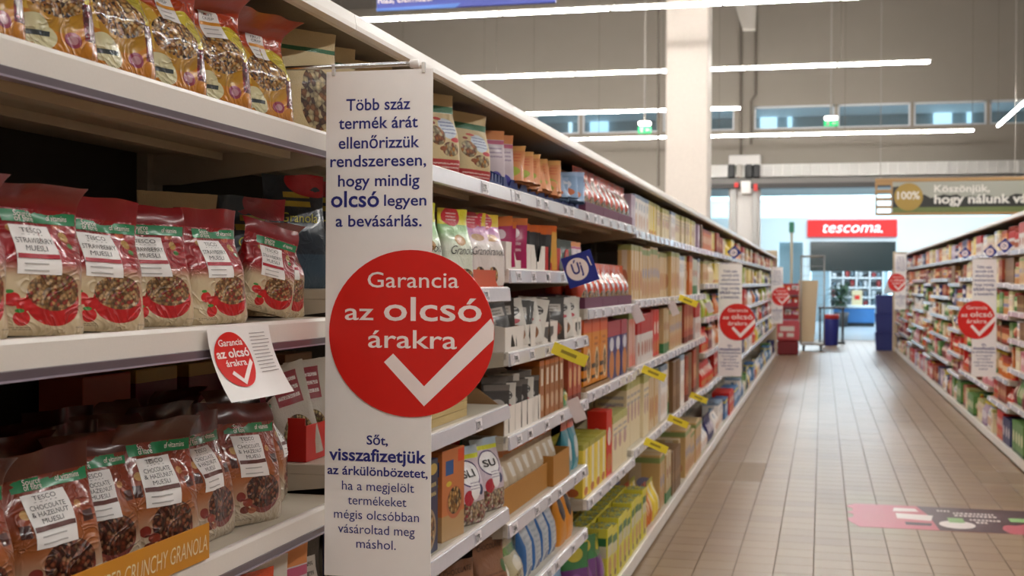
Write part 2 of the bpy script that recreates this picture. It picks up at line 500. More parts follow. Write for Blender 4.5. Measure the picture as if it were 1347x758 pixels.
# ------------------------------------------------------------------ ceiling light strips
def build_lights():
    em = mat('light tube', 'fffcf7', 0.5, emis=STRIP, var=0)
    hous = mat('light housing', 'd8d4cc', 0.4)
    zz = 5.09
    def strip(p0, p1, label, seg=1.5):
        p0 = Vector(p0); p1 = Vector(p1); L = (p1 - p0).length; d = (p1 - p0).normalized()
        ang = math.atan2(d.y, d.x)
        t = thing('strip_light', label, 'light', p0, ang, 'linear ceiling lights')
        b = MB(); b.box(0, L, -0.009, 0.009, 0.018, 0.045, c=0.004); b.build('housing', hous, t)
        n = max(1, round(L / seg)); 
        q = MB(); q.box(0.01, L / n - 0.03, -0.024, 0.024, -0.018, 0.018, c=0.006); me = q.mesh('light_tube', em)
        for i in range(n): link('light_tube', me, t, (i * L / n, 0, 0))
        c = MB().tube([(0, 0, 0.05), (0, 0, 9.25 - zz)], 0.006, 5).mesh('suspension_cable', mat('cable', '6a645c', 0.6))
        for i in range(0, n + 1, 2): link('suspension_cable', c, t, (min(i * L / n + 0.05, L - 0.05), 0, 0))
    rows = [(at_y(1267, 4, 0.001).x, -8.5)]
    names = ['fifth row behind the camera', 'row over the near shelves', 'row above the first bays', 'row ahead of the column',
             'row before the column']
    for i, y in enumerate((-6.0, -1.0, 4.2, 9.3, 12.9)):
        strip((-11.5, y, zz + 0.5 - 0.1 * i), (2.0, y, zz + 0.5 - 0.1 * i), 'long white ceiling light strip, %s crossing row, out over the aisle' % ordw(i + 1))
    for (pl, pr, y, lab) in (((487, 35), (1267, 4), 16.45, 'longest white ceiling strip light, topmost one in front of the column'),
                            ((620, 106), (1225, 91), 21.5, 'second white ceiling strip light, passing just behind the column'),
                            ((760, 187), (1282, 180), 31.3, 'lowest white ceiling strip light, below the high windows')):
        xr = at_y(pr[0], pr[1], y).x
        strip((-11.5, y, zz), (xr, y, zz), lab)
    strip((-12, 26.4, zz), (at_y(975, 147, 26.4).x, 26.4, zz), 'white ceiling strip light ending right of the column, level with the windows')
    strip((3.9, -6, zz), (3.9, 9, zz), 'white ceiling strip light running along the right gondola near end')
    strip((3.9, 10, zz), (3.9, 20, zz), 'white ceiling strip light running along behind the right gondola')
    strip((3.85, 21, zz), (3.85, 30.5, zz), 'white ceiling strip light slanting in at the right edge')
    # mall daylight
    for (x, y, z, sx, sy, e) in ((2, 40, 5.6, 10, 8, MALL),):
        l = bpy.data.lights.new('mall_daylight', 'AREA'); l.shape = 'RECTANGLE'; l.size = sx; l.size_y = sy; l.energy = e; l.color = (0.78, 0.92, 1)
        o = bpy.data.objects.new('mall_daylight', l); C.objects.link(o); o.location = (x, y, z)
build_lights()

# ------------------------------------------------------------------ gondolas
XS, XR = -0.93, 1.55
J0, BW = 2.40, 1.333
def make_shelf_mesh(L, rail, depth=0.45, style=0):
    """local: front at y=0 facing -y, along x 0..L, deck top at z=0"""
    g = 0.002
    b = MB()
    b.box(g, L - g, 0.004, depth, -0.022, 0, m=1, c=0.002)
    # rolled front lip
    b.prism([(0.0, -0.040), (-0.002, -0.004), (0.0, 0.0015), (0.004, 0.0022), (0.014, 0.0), (0.014, -0.04)], g, L - g, 'x', m=0)
    return b
def cheek_mesh(depth=0.45):
    b = MB()
    b.prism([(0.004, -0.042), (0.004, -0.003), (depth, -0.003), (depth, -0.085), (depth - 0.07, -0.085)], 0, 0.003, 'x')
    for yy in (0.1, 0.32): b.lathe([(0.0001, 0), (0.005, 0)], (0, 0, 0), 6, m=1) if False else None
    return b
_c = {}
def C1(key, fn):
    if key not in _c: _c[key] = fn()
    return _c[key]
NUMS = ['999', '1279', '799', '659', '1499', '899', '549', '1199']
def ticket_mesh(num):
    b = MB()
    b.box(-0.034, 0.034, -0.0012, 0, -0.017, 0.017, m=0)
    f = lambda x, y: (x, -0.0018, y)
    b.text(num, f, -0.004, -0.010, size=0.028, width=0.036, m=1, off=0.02)
    b.box(-0.031, -0.024, -0.0016, -0.0012, -0.012, 0.012, m=2)
    b.box(0.019, 0.031, -0.0016, -0.0012, -0.012, -0.004, m=2)
    return b.mesh('price_ticket', [mat('ticket paper', 'ece6ea', 0.4, var=0.02), ink_black, mat('ticket grey print', '9a94a0', 0.5, var=0)])
PLACES = {}
def bay(side, idx, y0, y1, tiers, label, rail=True, panel=None, tickets=True, ntick=4, depth=0.45, top=2.03, cheeks=True):
    """side -1: left gondola (front plane XS, facing +x); side 1: right"""
    L = y1 - y0
    if side < 0: T = thing('gondola_bay', label, 'shelving', (XS, y0, 0), math.pi / 2)
    else: T = thing('gondola_bay', label, 'shelving', (XR, y1, 0), -math.pi / 2)
    T['group'] = 'gondola shelving bays'
    # local frame: x along the bay, y into the shelf, z up
    def mk():
        b = MB(); b.box(0, L, depth + 0.01, depth + 0.035, 0.0, top - 0.03)
        # vertical slots of the panel's uprights
        for x in (0.001, L - 0.031): b.box(x, x + 0.03, depth - 0.015, depth + 0.01, 0, top - 0.02, m=1)
        return b.mesh('back_panel', [panel or dark_panel, cream_metal])
    link('back_panel', C1(('bp', L, top, panel.name if panel else 0, depth), mk), T)
    sm = C1(('sh', L, depth), lambda: make_shelf_mesh(L, rail, depth).mesh('shelf', [white_metal, cream_metal]))
    ck = C1(('ck', depth), lambda: cheek_mesh(depth).mesh('bracket', cream_metal))
    def rl():
        b = MB()
        if rail:
            b.prism([(-0.004, -0.043), (-0.010, -0.040), (-0.006, -0.003), (-0.002, -0.001), (-0.001, -0.043)], 0.004, L - 0.004, 'x')
        else:
            b.prism([(-0.003, -0.047), (-0.003, -0.036), (-0.001, -0.035), (0.012, -0.041), (0.012, -0.047)], 0.004, L - 0.004, 'x')
            b.prism([(-0.006, -0.049), (-0.006, -0.0465), (0.012, -0.047), (0.012, -0.049)], 0.004, L - 0.004, 'x', m=1)
        return b.mesh('ticket_rail', rail_white if rail else [strip_grey, mat('strip edge', '9c90a0', 0.3, coat=0.4)])
    rm = C1(('rl', L, rail), rl)
    ribm = C1(('rb', L), lambda: MB().box(0.02, L - 0.02, 0.12, 0.15, -0.038, -0.0225).box(0.02, L - 0.02, 0.27, 0.30, -0.038, -0.0225).mesh('stiffener', cream_metal))
    rr = random.Random(idx * 7 + side)
    for ti, z in enumerate(tiers):
        s = link('shelf', sm, T, (0, 0, z))
        link('ticket_rail', rm, s)
        if cheeks:
            link('bracket', ck, s, (0.0035, 0, 0)); link('bracket', ck, s, (L - 0.0065, 0, 0))
            link('stiffener', ribm, s)
        if tickets and rail:
            n = ntick
            for k in range(n):
                nm = NUMS[rr.randrange(len(NUMS))] if not (idx == 2 and side < 0) else ('1279', '1279', '1299', '899')[k % 4]
                tk = C1(('tk', nm), lambda: ticket_mesh(nm))
                x = L * (k + 0.5) / n + rr.uniform(-0.06, 0.06)
                link('price_ticket', tk, s, (x, -0.0085, -0.022), (math.radians(-5), 0, 0))
    # base deck and kick plate
    def bs():
        b = MB()
        b.box(0.002, L - 0.002, 0.012, depth, 0.06, 0.085, m=1)
        b.prism([(-0.006, 0.018), (-0.010, 0.022), (-0.008, 0.088), (0.0, 0.09), (0.012, 0.086), (0.012, 0.018)], 0.002, L - 0.002, 'x')
        b.box(0.002, L - 0.002, 0.03, 0.045, 0.0, 0.06, m=2)
        return b.mesh('base_deck', [white_metal, cream_metal, mat('kick plate', '54483e', 0.7)])
    link('base_deck', C1(('bs', L, depth), bs), T)
    # canopy rail on top
    def cp():
        b = MB()
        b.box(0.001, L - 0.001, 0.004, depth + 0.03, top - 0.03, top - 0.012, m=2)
        b.prism([(0.0, top - 0.040), (-0.013, top - 0.036), (-0.013, top - 0.026), (-0.009, top - 0.004), (0.006, top), (0.012, top - 0.01), (0.012, top - 0.04)], 0.001, L - 0.001, 'x')
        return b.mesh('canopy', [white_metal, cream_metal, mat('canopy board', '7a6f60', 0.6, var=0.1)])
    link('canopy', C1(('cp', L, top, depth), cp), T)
    return T
LT = {}
LT[1] = [1.772, 1.414, 1.052, 0.70, 0.38]
LT[2] = [1.772, 1.47, 1.112, 0.80, 0.47]
LT[3] = [1.772, 1.525, 1.27, 1.013, 0.744, 0.487]
LT[4] = [1.772, 1.377, 1.035, 0.597]
for k in (5, 6, 7): LT[k] = [1.757, 1.397, 1.05, 0.63]
for k in range(8, 20): LT[k] = [1.76, 1.48, 1.20, 0.91, 0.62]
def LY(k): return J0 + BW * (k - 2)
for k in range(1, 20):
    nm = {1: 'nearest white gondola bay, with granola and muesli bags, at left edge', 2: 'second gondola bay on the left, just behind the hanging sign',
          3: 'third gondola bay on the left, with close-set shelves', 4: 'fourth left gondola bay, holding orange bags in purple trays'}.get(k, '%s white gondola bay of the left row from the front' % ordw(k))
    bay(-1, k, LY(k), LY(k + 1), LT[k], nm, rail=k > 1, panel=(dark_panel if k < 3 else rust_panel if k < 5 else cream_panel), ntick=(2 if k == 2 else 6) if k < 8 else 3, tickets=k < 13,
        top=2.03)
LEND = LY(20)
RT = {}
RY0, NR = 8.85, 15
def RY(k): return RY0 + BW * (k - 1)
for k in range(1, NR + 1):
    RT[k] = [1.775, 1.487, 1.26, 1.03, 0.78, 0.48] if k < 3 else ([1.79, 1.56, 1.33, 1.07, 0.80, 0.50] if k % 3 else [1.79, 1.50, 1.22, 0.95, 0.66, 0.42])
    bay(1, k, RY(k), RY(k + 1), RT[k], '%s white gondola bay of the right row from the frame edge' % ordw(k), rail=True, panel=cream_panel, tickets=k < 6, ntick=3, top=2.075)
REND = RY(NR + 1)
# end panels
for nm, x0, x1, y, z, lab in (('end_panel', -1.47, -0.90, LEND + 0.02, 2.16, 'cream end panel closing the far end of the left gondola'),
                              ('end_panel', 1.50, 2.07, REND + 0.02, 2.19, 'cream end panel closing the far end of the right gondola')):
    b = MB(); b.box(x0, x1, y, y + 0.04, 0, z, c=0.01)
    tag(b.build(nm, mat('end panel', 'cdbb9f', 0.6)), lab, 'panel')

# ------------------------------------------------------------------ products
def bag_fn(w_, d_, h_, seed=0, top=0.84, wr=0.004, lean=0.0, pinch=0.05):
    def ab(v):
        f = 1.0
        if v < 0.06: f = 0.80 + 0.2 * math.sqrt(max(0, v / 0.06))
        elif v > 0.42:
            t = min(1, (v - 0.42) / (top - 0.42)); f = 1 - t * t * (3 - 2 * t) * 0.96
        a = w_ / 2 * (1 - pinch * math.sin(math.pi * min(1, v / top)) * (0.4 + 0.6 * v))
        if v > top: a = w_ / 2 * (0.99 + 0.03 * (v - top) / (1 - top))
        return a, d_ / 2 * max(f, 0.035)
    def Sf(u, v, sd=-1, e=0.0):
        """u -1..1 across the front, v 0..1 up; sd -1 front, 1 back"""
        a, b = ab(v)
        n = 4.5 - 2.0 * min(1, v / top)
        uu = max(-1, min(1, u))
        dep = b * (max(0.0, 1 - abs(uu) ** n)) ** (1 / n)
        x = a * uu; z = h_ * v
        wv = noise.noise(Vector((x * 26, z * 16, seed * 3.1 + sd))) * wr * (0.4 + 1.6 * v) + noise.noise(Vector((x * 70, z * 30, seed * 5.3 + sd))) * wr * 0.45
        edge = (1 - abs(uu) ** 3)
        y = d_ / 2 + sd * (dep + e) + (wv * edge if v < top else 0)
        if v > top:
            t = (v - top) / (1 - top)
            y += lean * t * t * h_ + math.sin(x * 90 + seed) * 0.0025 * t + noise.noise(Vector((x * 15, seed, 0))) * 0.012 * t
            z += noise.noise(Vector((x * 12, seed, 3))) * 0.006 * t
        x += noise.noise(Vector((z * 12, seed, 9))) * 0.004
        return Vector((x, y, z))
    return Sf
def bag_mesh(Sf, v0, v1, nv, nu=20, m=0, mb=None):
    b = mb or MB()
    us = [math.sin((i / nu - 0.5) * math.pi) for i in range(nu + 1)]
    vs_ = [v0 + (v1 - v0) * j / nv for j in range(nv + 1)]
    for sd in (-1, 1):
        V = []; UV = []
        for v in vs_:
            for u in us:
                V.append(Sf(u, v, sd)); UV.append(((u + 1) / 2, v) if sd < 0 else ((1 - (u + 1) / 2) , v))
        fs = []
        for j in range(nv):
            for i in range(nu):
                f = (j * (nu + 1) + i, j * (nu + 1) + i + 1, (j + 1) * (nu + 1) + i + 1, (j + 1) * (nu + 1) + i)
                fs.append(f if sd < 0 else f[::-1])
        b.add(V, fs, m, UV, True)
    return b
def print_fn(Sf, e=0.0014):
    def fn(x, y):
        p = Sf(2 * x - 1, y, -1, e); return p
    return fn

strawb = 'b88a54 94683c d0a878 a83c30 c8a070 86603c c09868'.split()
choc = '7a3a28 4a2018 96563c 5c2a1e b08060 3a1814'.split()
gran = 'c8904a 8a5424 dcae6a a8702e e8c890 3c2a30'.split()
ART = {}
ART['strawberry'] = art('strawberry film', 'c9b594', [('grad', 0.36, 0.50, '980f1a'), ('grad', 0.3, 0.36, 'b8404a') if False else ('grad', 0.50, 0.9, '8c0c14'),
    ('ell', 0.26, 0.70, 0.05, 0.025, 'b88a50'), ('ell', 0.80, 0.66, 0.05, 0.035, 'b8904a'), ('ell', 0.83, 0.60, 0.035, 0.02, '3c7a34'), ('ell', 0.77, 0.73, 0.05, 0.02, 'c05a38'),
    ('ell', 0.62, 0.225, 0.29, 0.16, 'b8161a'), ('cells', 0.62, 0.29, 0.275, 0.125, strawb, 30),
    ('ell', 0.2, 0.235, 0.08, 0.045, 'c41c20'), ('ell', 0.31, 0.20, 0.08, 0.045, 'c41c20'), ('ell', 0.29, 0.115, 0.085, 0.05, 'c41c20'), ('ell', 0.27, 0.162, 0.05, 0.014, '3f8a3c'), ('ell', 0.17, 0.285, 0.04, 0.012, '3f8a3c'),
    ('lines', 0.1, 0.38, 0.035, 0.06, '3a3028', 2), ('lines', 0.84, 0.95, 0.05, 0.065, '6a6058', 1)], 0.3, 0.6, 0.6, 24)
ART['choc'] = art('chocolate film', 'b9aa94', [('grad', 0.10, 0.42, 'a05a2c'), ('grad', 0.40, 0.62, '8c3a20'), ('grad', 0.6, 0.95, '6a2416'),
    ('rect', 0.10, 0.2, 0.48, 0.56, '44201a'), ('rect', 0.78, 0.9, 0.50, 0.57, '44201a'), ('ell', 0.2, 0.62, 0.05, 0.03, 'caa26a'), ('ell', 0.75, 0.62, 0.04, 0.025, 'c08a54'),
    ('ell', 0.56, 0.25, 0.27, 0.16, '7a3a34'), ('cells', 0.56, 0.28, 0.275, 0.145, choc, 26),
    ('ell', 0.2, 0.24, 0.07, 0.04, '7c2c24'), ('ell', 0.3, 0.19, 0.07, 0.035, '8a3a2a'), ('ell', 0.26, 0.13, 0.08, 0.03, '6a2a20'), ('ell', 0.37, 0.12, 0.06, 0.025, '96563c'),
    ('lines', 0.1, 0.4, 0.04, 0.06, '3a3028', 2)], 0.3, 0.6, 0.6, 24)
ART['orangefilm'] = art('orange granola film', 'b06a14', [('grad', 0.0, 0.14, 'c07a20'), ('grad', 0.66, 0.72, 'b8421a'), ('grad', 0.74, 0.95, 'a8320f'),
    ('ell', 0.72, 0.56, 0.24, 0.17, 'd8c43a'), ('ell', 0.14, 0.52, 0.13, 0.2, 'd0a83a'), ('ell', 0.78, 0.54, 0.12, 0.10, 'c8b848'),
    ('ell', 0.48, 0.36, 0.34, 0.17, 'b08024'), ('cells', 0.46, 0.46, 0.34, 0.17, gran, 26),
    ('rcells', 0.76, 0.99, 0.16, 0.42, '8a2434 6a1828 a84050 7a2030'.split(), 12), ('ell', 0.62, 0.15, 0.10, 0.055, '8a3448'), ('ell', 0.62, 0.15, 0.06, 0.03, 'b08088'),
    ('ell', 0.18, 0.20, 0.17, 0.10, 'cfc8a0'), ('ell', 0.30, 0.14, 0.13, 0.08, 'cfc8a0'), ('rect', 0.08, 0.36, 0.15, 0.185, '3c4448')], 0.2, 0.8, 0.55, 24)
ART['beige'] = art('beige bag film', 'cdb88c', [('rect', 0, 1, 0.76, 0.85, '2e6a44'), ('rect', 0, 1, 0.0, 0.17, 'b02a2e'), ('lines', 0.1, 0.9, 0.05, 0.14, 'f0e0d8', 2),
    ('ell', 0.62, 0.56, 0.26, 0.13, 'c4ccd8'), ('lines', 0.42, 0.85, 0.48, 0.66, '3a4a8a', 4), ('ell', 0.42, 0.68, 0.12, 0.02, 'b83a30'), ('cells', 0.28, 0.46, 0.2, 0.12, 'a8622c cdb88c cdb88c b87434 8a4a24 cdb88c'.split(), 13),
    ('ell', 0.25, 0.62, 0.06, 0.02, '8a3424'), ('cells', 0.62, 0.30, 0.26, 0.09, 'c8842c a8622c cdb88c 8a3a24 cdb88c'.split(), 14), ('ell', 0.8, 0.42, 0.14, 0.03, 'b83038'), ('ell', 0.4, 0.3, 0.1, 0.03, '8a4a24')], 0.5, 0.1, 0.25)
ART['beigedot'] = art('beige dotted film', 'cdb88c', [('rect', 0, 1, 0.80, 0.84, '2e6a44'), ('cells', 0.6, 0.35, 0.3, 0.3, '5a3a2c cdb88c cdb88c 8a5a34'.split(), 14), ('rect', 0, 1, 0, 0.03, 'a8282c')], 0.5, 0.1, 0.25)
ART['greenp'] = art('green granola film', 'dfe4d4', [('grad', 0.5, 0.75, '8cc078'), ('rect', 0, 1, 0.80, 1, 'ded42c'), ('ell', 0.42, 0.90, 0.30, 0.12, 'c8202c'), ('lines', 0.25, 0.6, 0.84, 0.96, 'f6e4e4', 3), ('ell', 0.5, 0.60, 0.2, 0.07, 'b8884a'), ('cells', 0.6, 0.12, 0.34, 0.12, gran, 16), ('ell', 0.0, 0.1, 0.14, 0.2, '8ac43c')], 0.35, 0.4, 0.15)
ART['pink'] = art('pink granola film', 'e6dcd8', [('grad', 0.55, 0.78, 'c878b8'), ('rect', 0, 0.14, 0, 1, 'c060b0'), ('rect', 0, 1, 0.82, 1, 'e0c02c'), ('ell', 0.42, 0.90, 0.32, 0.12, 'c81c40'), ('lines', 0.25, 0.6, 0.84, 0.96, 'f6e4e4', 3), ('ell', 0.5, 0.66, 0.24, 0.05, 'b8884a'), ('cells', 0.4, 0.14, 0.2, 0.12, gran, 16)], 0.35, 0.4, 0.15)
ART['limefilm'] = art('lime granola film', 'dfe4d4', [('grad', 0.45, 0.70, '9ccf8c'), ('rect', 0, 1, 0.78, 1, 'd8d830'), ('ell', 0.5, 0.50, 0.2, 0.07, 'b8884a')], 0.35, 0.4, 0.15)
ART['suli'] = art('berry muesli film', 'cdbcc8', [('rect', 0, 1, 0.84, 1, 'd8dc3c'), ('grad', 0.80, 0.84, 'd8dc3c') if False else ('rect', 0, 0.1, 0, 0.8, '5a3a7a'), ('rcells', 0.1, 1, 0.0, 0.30, 'b8a080 a03040 d8c8b8 8a6a50 c8b090'.split(), 16),
    ('ell', 0.34, 0.36, 0.15, 0.10, 'b0283c'), ('ell', 0.75, 0.44, 0.08, 0.07, '384068'), ('ell', 0.5, 0.66, 0.36, 0.17, '4a3468'), ('ell', 0.5, 0.66, 0.33, 0.15, 'ece8ea'), ('ell', 0.56, 0.48, 0.16, 0.16, 'ece8ea'), ('lines', 0.4, 0.7, 0.45, 0.56, '6a5a80', 3)], 0.3, 0.5, 0.25)
ART['redmuesli'] = art('orange red film', 'c03a1c', [('ell', 0.6, 0.60, 0.2, 0.2, 'e8d8c8'), ('lines', 0.45, 0.75, 0.5, 0.7, 'b03018', 3), ('ell', 0.5, 0.2, 0.4, 0.18, 'b87838'), ('cells', 0.5, 0.22, 0.36, 0.16, gran, 14), ('grad', 0.7, 0.95, 'e04818')], 0.2, 0.7, 0.35)
ART['sachetorange'] = art('orange sachet', 'd08a58', [('rect', 0, 1, 0.86, 1, 'd8a060'), ('lines', 0.1, 0.9, 0.5, 0.8, 'c03838', 3), ('ell', 0.5, 0.25, 0.4, 0.16, '9aa83c')], 0.35, 0.3, 0.1)
ART['sachetblue'] = art('blue sachet', '8aa4c4', [('rect', 0, 1, 0.86, 1, 'a8bcd8'), ('ell', 0.5, 0.5, 0.3, 0.2, 'dcdce4'), ('ell', 0.6, 0.2, 0.3, 0.14, 'c0683c')], 0.3, 0.5, 0.1)
ART['slim'] = art('slim cereal bag', 'cfc0c8', [('rect', 0, 1, 0.84, 1, 'd88a50'), ('lines', 0.15, 0.85, 0.5, 0.72, '6a4a7a', 3), ('ell', 0.5, 0.16, 0.3, 0.12, '5a54a8'), ('rect', 0, 1, 0.76, 0.83, 'c0587a')], 0.35, 0.3, 0.15)
ART['magenta'] = art('magenta sachet', 'a81458', [('rect', 0, 1, 0.86, 1, 'd8742c'), ('ell', 0.5, 0.7, 0.2, 0.1, 'ecd8e0'), ('lines', 0.3, 0.75, 0.3, 0.55, 'f0dce4', 2)], 0.3, 0.5, 0.15)
ART['blackorange'] = art('black sachet', '1e1a1c', [('rect', 0, 1, 0.84, 1, 'd06018'), ('lines', 0.3, 0.75, 0.3, 0.55, 'c8c0bc', 2)], 0.3, 0.5, 0.15)
ART['orangegreen'] = art('orange green sachet', 'd8a048', [('rect', 0, 1, 0.86, 1, 'd0601c'), ('ell', 0.5, 0.4, 0.3, 0.25, '9ab050'), ('ell', 0.4, 0.6, 0.2, 0.14, 'd8d0b8')], 0.3, 0.4, 0.15)
ART['darkgreen'] = art('dark green pack', '2a3428', [('ell', 0.5, 0.5, 0.3, 0.2, '5a7a3c'), ('ell', 0.4, 0.7, 0.2, 0.06, 'c08878')], 0.3, 0.5, 0.15)
ART['snackwhite'] = art('white snack bag', 'd4cec6', [('ell', 0.5, 0.74, 0.36, 0.12, '3a3634'), ('lines', 0.2, 0.8, 0.66, 0.82, 'e6e0da', 2), ('ell', 0.5, 0.25, 0.38, 0.2, '8a5a34'), ('ell', 0.6, 0.28, 0.22, 0.12, '5a3424'), ('ell', 0.5, 0.52, 0.3, 0.06, 'b8404a')], 0.3, 0.4, 0.15)
ART['snackdark'] = art('dark snack bag', '38322e', [('rect', 0.12, 0.88, 0.66, 0.84, 'b8b0a8'), ('lines', 0.2, 0.8, 0.68, 0.82, '2a2622', 2), ('rect', 0.12, 0.5, 0.5, 0.64, '8a8078'), ('cells', 0.5, 0.25, 0.4, 0.2, '8a5a34 5a3424 b08050 9a3a30'.split(), 14), ('ell', 0.5, 0.25, 0.34, 0.2, '9a3a30')], 0.3, 0.4, 0.15)
ART['nuts'] = art('clear nut bag', 'b8b0a4', [('rect', 0.2, 0.8, 0.58, 0.92, '8a2430'), ('lines', 0.24, 0.76, 0.62, 0.88, 'f0e8e4', 3), ('cells', 0.5, 0.25, 0.35, 0.22, 'b09a60 8a7c44 6a4c30 c8b080'.split(), 20)], 0.2, 0.7, 0.3)
ART['flour'] = art('cream flour bag', 'cbb89c', [('rect', 0, 1, 0.86, 1, 'd07a2c'), ('rect', 0.4, 0.75, 0.5, 0.72, 'e8e2da'), ('ell', 0.5, 0.3, 0.2, 0.1, 'b8803c')], 0.4, 0.2, 0.2)
ART['brownpouch'] = art('brown pouch', '8a5c40', [('rect', 0.15, 0.9, 0.30, 0.42, '6a90a4'), ('ell', 0.85, 0.62, 0.1, 0.08, '4a6a3c'), ('grad', 0.8, 1, '6a4430'), ('lines', 0.2, 0.8, 0.48, 0.58, '5a3424', 2)], 0.5, 0.1, 0.2)
ART['bluewhite'] = art('blue white bag', 'b4bcc4', [('rect', 0, 0.12, 0, 1, '2a6ab0'), ('lines', 0.2, 1, 0.15, 0.75, '8494a8', 7), ('rect', 0, 1, 0.80, 1, '5090c4'), ('rect', 0.3, 0.9, 0.0, 0.14, '2a3a78')], 0.3, 0.5, 0.3)
ART['clearbag'] = art('clear grain bag', 'c0b490', [('rect', 0, 1, 0.70, 0.85, '6a9048'), ('ell', 0.5, 0.5, 0.3, 0.15, 'd8d0bc'), ('cells', 0.5, 0.2, 0.45, 0.2, 'c8b890 b0a070 d8ccb0 a89060'.split(), 24)], 0.2, 0.7, 0.35)
ART['purplegreen'] = art('purple foil bag', '6a2a78', [('rect', 0, 1, 0.66, 1, '2e7a3c'), ('ell', 0.5, 0.85, 0.3, 0.1, 'd0c040'), ('ell', 0.4, 0.4, 0.3, 0.2, '8a4898')], 0.2, 0.7, 0.5, 30)
ART['greenfoil'] = art('green foil bag', '2e8a44', [('ell', 0.5, 0.8, 0.4, 0.1, 'c8402c'), ('ell', 0.5, 0.4, 0.35, 0.2, 'd0b848')], 0.2, 0.7, 0.5, 30)
ART['filesachet'] = art('grey file sachet', '3a3432', [('rect', 0, 1, 0.88, 1, '6a625c'), ('ell', 0.5, 0.6, 0.3, 0.1, 'a8a09a'), ('ell', 0.5, 0.3, 0.3, 0.1, '8a3430')], 0.2, 0.6, 0.3)
# cartons
ART['orangebox'] = art('orange carton', 'd88414', [('rect', 0, 1, 0.80, 1, 'd85a2c'), ('ell', 0.62, 0.30, 0.26, 0.26, 'e0c8a0'), ('cells', 0.62, 0.30, 0.2, 0.2, gran, 14), ('rect', 0, 0.4, 0.24, 0.31, '241a14'), ('rect', 0, 0.4, 0.08, 0.13, '241a14'), ('lines', 0.3, 0.7, 0.56, 0.74, '8a3414', 2)], 0.4)
ART['bluebox'] = art('blue carton', '22226e', [('rect', 0, 1, 0.74, 1, 'a8283c'), ('ell', 0.6, 0.60, 0.3, 0.12, 'd8d8e0'), ('ell', 0.6, 0.25, 0.35, 0.24, 'c87a30')], 0.4)
ART['navybox'] = art('navy muesli carton', '262a4c', [('lines', 0.1, 0.9, 0.58, 0.78, 'd8c070', 2), ('ell', 0.5, 0.26, 0.4, 0.24, 'a89070'), ('cells', 0.5, 0.26, 0.34, 0.2, gran, 14), ('ell', 0.75, 0.9, 0.2, 0.06, 'c8a850')], 0.4)
ART['coralbox'] = art('coral muesli carton', 'c87848', [('grad', 0.5, 0.0, 'c0a078') if False else ('rect', 0, 1, 0, 0.28, 'b89468'), ('rect', 0.15, 0.5, 0.72, 0.88, '2a5a98'), ('ell', 0.55, 0.40, 0.36, 0.18, 'b86844'), ('cells', 0.55, 0.42, 0.3, 0.15, gran, 14), ('rect', 0.7, 1, 0.84, 0.98, 'd84a24'), ('ell', 0.3, 0.62, 0.12, 0.03, 'd8c040')], 0.4)
ART['creambox'] = art('cream crispbread', 'c8b078', [('lines', 0, 1, 0, 1, '9a8050', 9)], 0.6)
ART['yellowbox'] = art('yellow carton', 'd8cc4c', [('rect', 0, 1, 0.70, 0.84, '2e6a3c'), ('rect', 0, 1, 0.5, 0.7, 'd0c8a8'), ('ell', 0.5, 0.32, 0.28, 0.16, 'c89858'), ('ell', 0.6, 0.12, 0.2, 0.06, '6a3a2c'), ('rect', 0, 0.06, 0, 1, 'e0d838'), ('rect', 0.94, 1, 0, 1, 'e0d838')], 0.4)
ART['yellowlid'] = art('yellow dotted card', 'd8cc48', [('cells', 0.3, 0.5, 2, 2, 'e0d040 e0d040 70b8c8 e0d040'.split(), 7)], 0.4)
def box_art(n, base, *ls):
    assert n not in ART, n
    ART[n] = art('carton ' + n, base, ls, 0.45)
box_art('tan1', 'c8a46c', ('rect', 0.6, 1, 0, 1, 'cdb898'), ('rect', 0, 1, 0.86, 0.96, '8a9a5c'), ('ell', 0.5, 0.5, 0.25, 0.1, '8a8ab0'), ('ell', 0.5, 0.2, 0.4, 0.15, 'c08858'))
box_art('tan2', 'd0ac72', ('rect', 0.3, 0.7, 0, 1, 'dccab0'), ('rect', 0, 1, 0.9, 1, '9a9a58'), ('ell', 0.5, 0.35, 0.25, 0.2, 'b87050'))
box_art('tangreen', 'c4a878', ('rect', 0, 1, 0, 0.22, '3a7a44'), ('rect', 0.3, 0.7, 0.3, 1, 'd0c0a0'), ('ell', 0.5, 0.6, 0.2, 0.1, '9a4a3c'))
box_art('pinkred', 'd84a3c', ('rect', 0, 0.4, 0, 1, 'd8a890'), ('ell', 0.6, 0.5, 0.25, 0.3, 'd8b8b0'), ('rect', 0, 1, 0.88, 1, '8a9a5a'))
box_art('red', 'd02418', ('ell', 0.5, 0.6, 0.3, 0.14, 'e8d8c8'), ('ell', 0.5, 0.2, 0.4, 0.14, 'c87838'))
box_art('cream', 'e8d8b4', ('rect', 0, 1, 0.86, 1, 'b8b46c'), ('ell', 0.5, 0.5, 0.3, 0.14, 'c09890'), ('lines', 0.1, 0.9, 0.6, 0.8, '7a7a98', 2))
box_art('white', 'f2ece8', ('rect', 0, 1, 0.9, 1, '8aa0b8'), ('ell', 0.5, 0.3, 0.3, 0.2, 'd8b8a0'), ('rect', 0.4, 0.6, 0.6, 0.8, '6a8aa8'))
box_art('yellow', 'ecd04a', ('rect', 0.4, 0.7, 0, 1, 'e4dcc8'), ('ell', 0.5, 0.1, 0.3, 0.08, 'c06838'), ('rect', 0, 1, 0.9, 1, 'a8a03c'))
box_art('lilac', 'c0acc0', ('ell', 0.5, 0.5, 0.3, 0.2, 'e4dce4'), ('rect', 0, 1, 0, 0.1, '8a6a98'))
box_art('greenw', 'cdd0c0', ('rect', 0, 1, 0, 0.25, '3e7a4a'), ('ell', 0.5, 0.6, 0.3, 0.1, 'b85a50'))
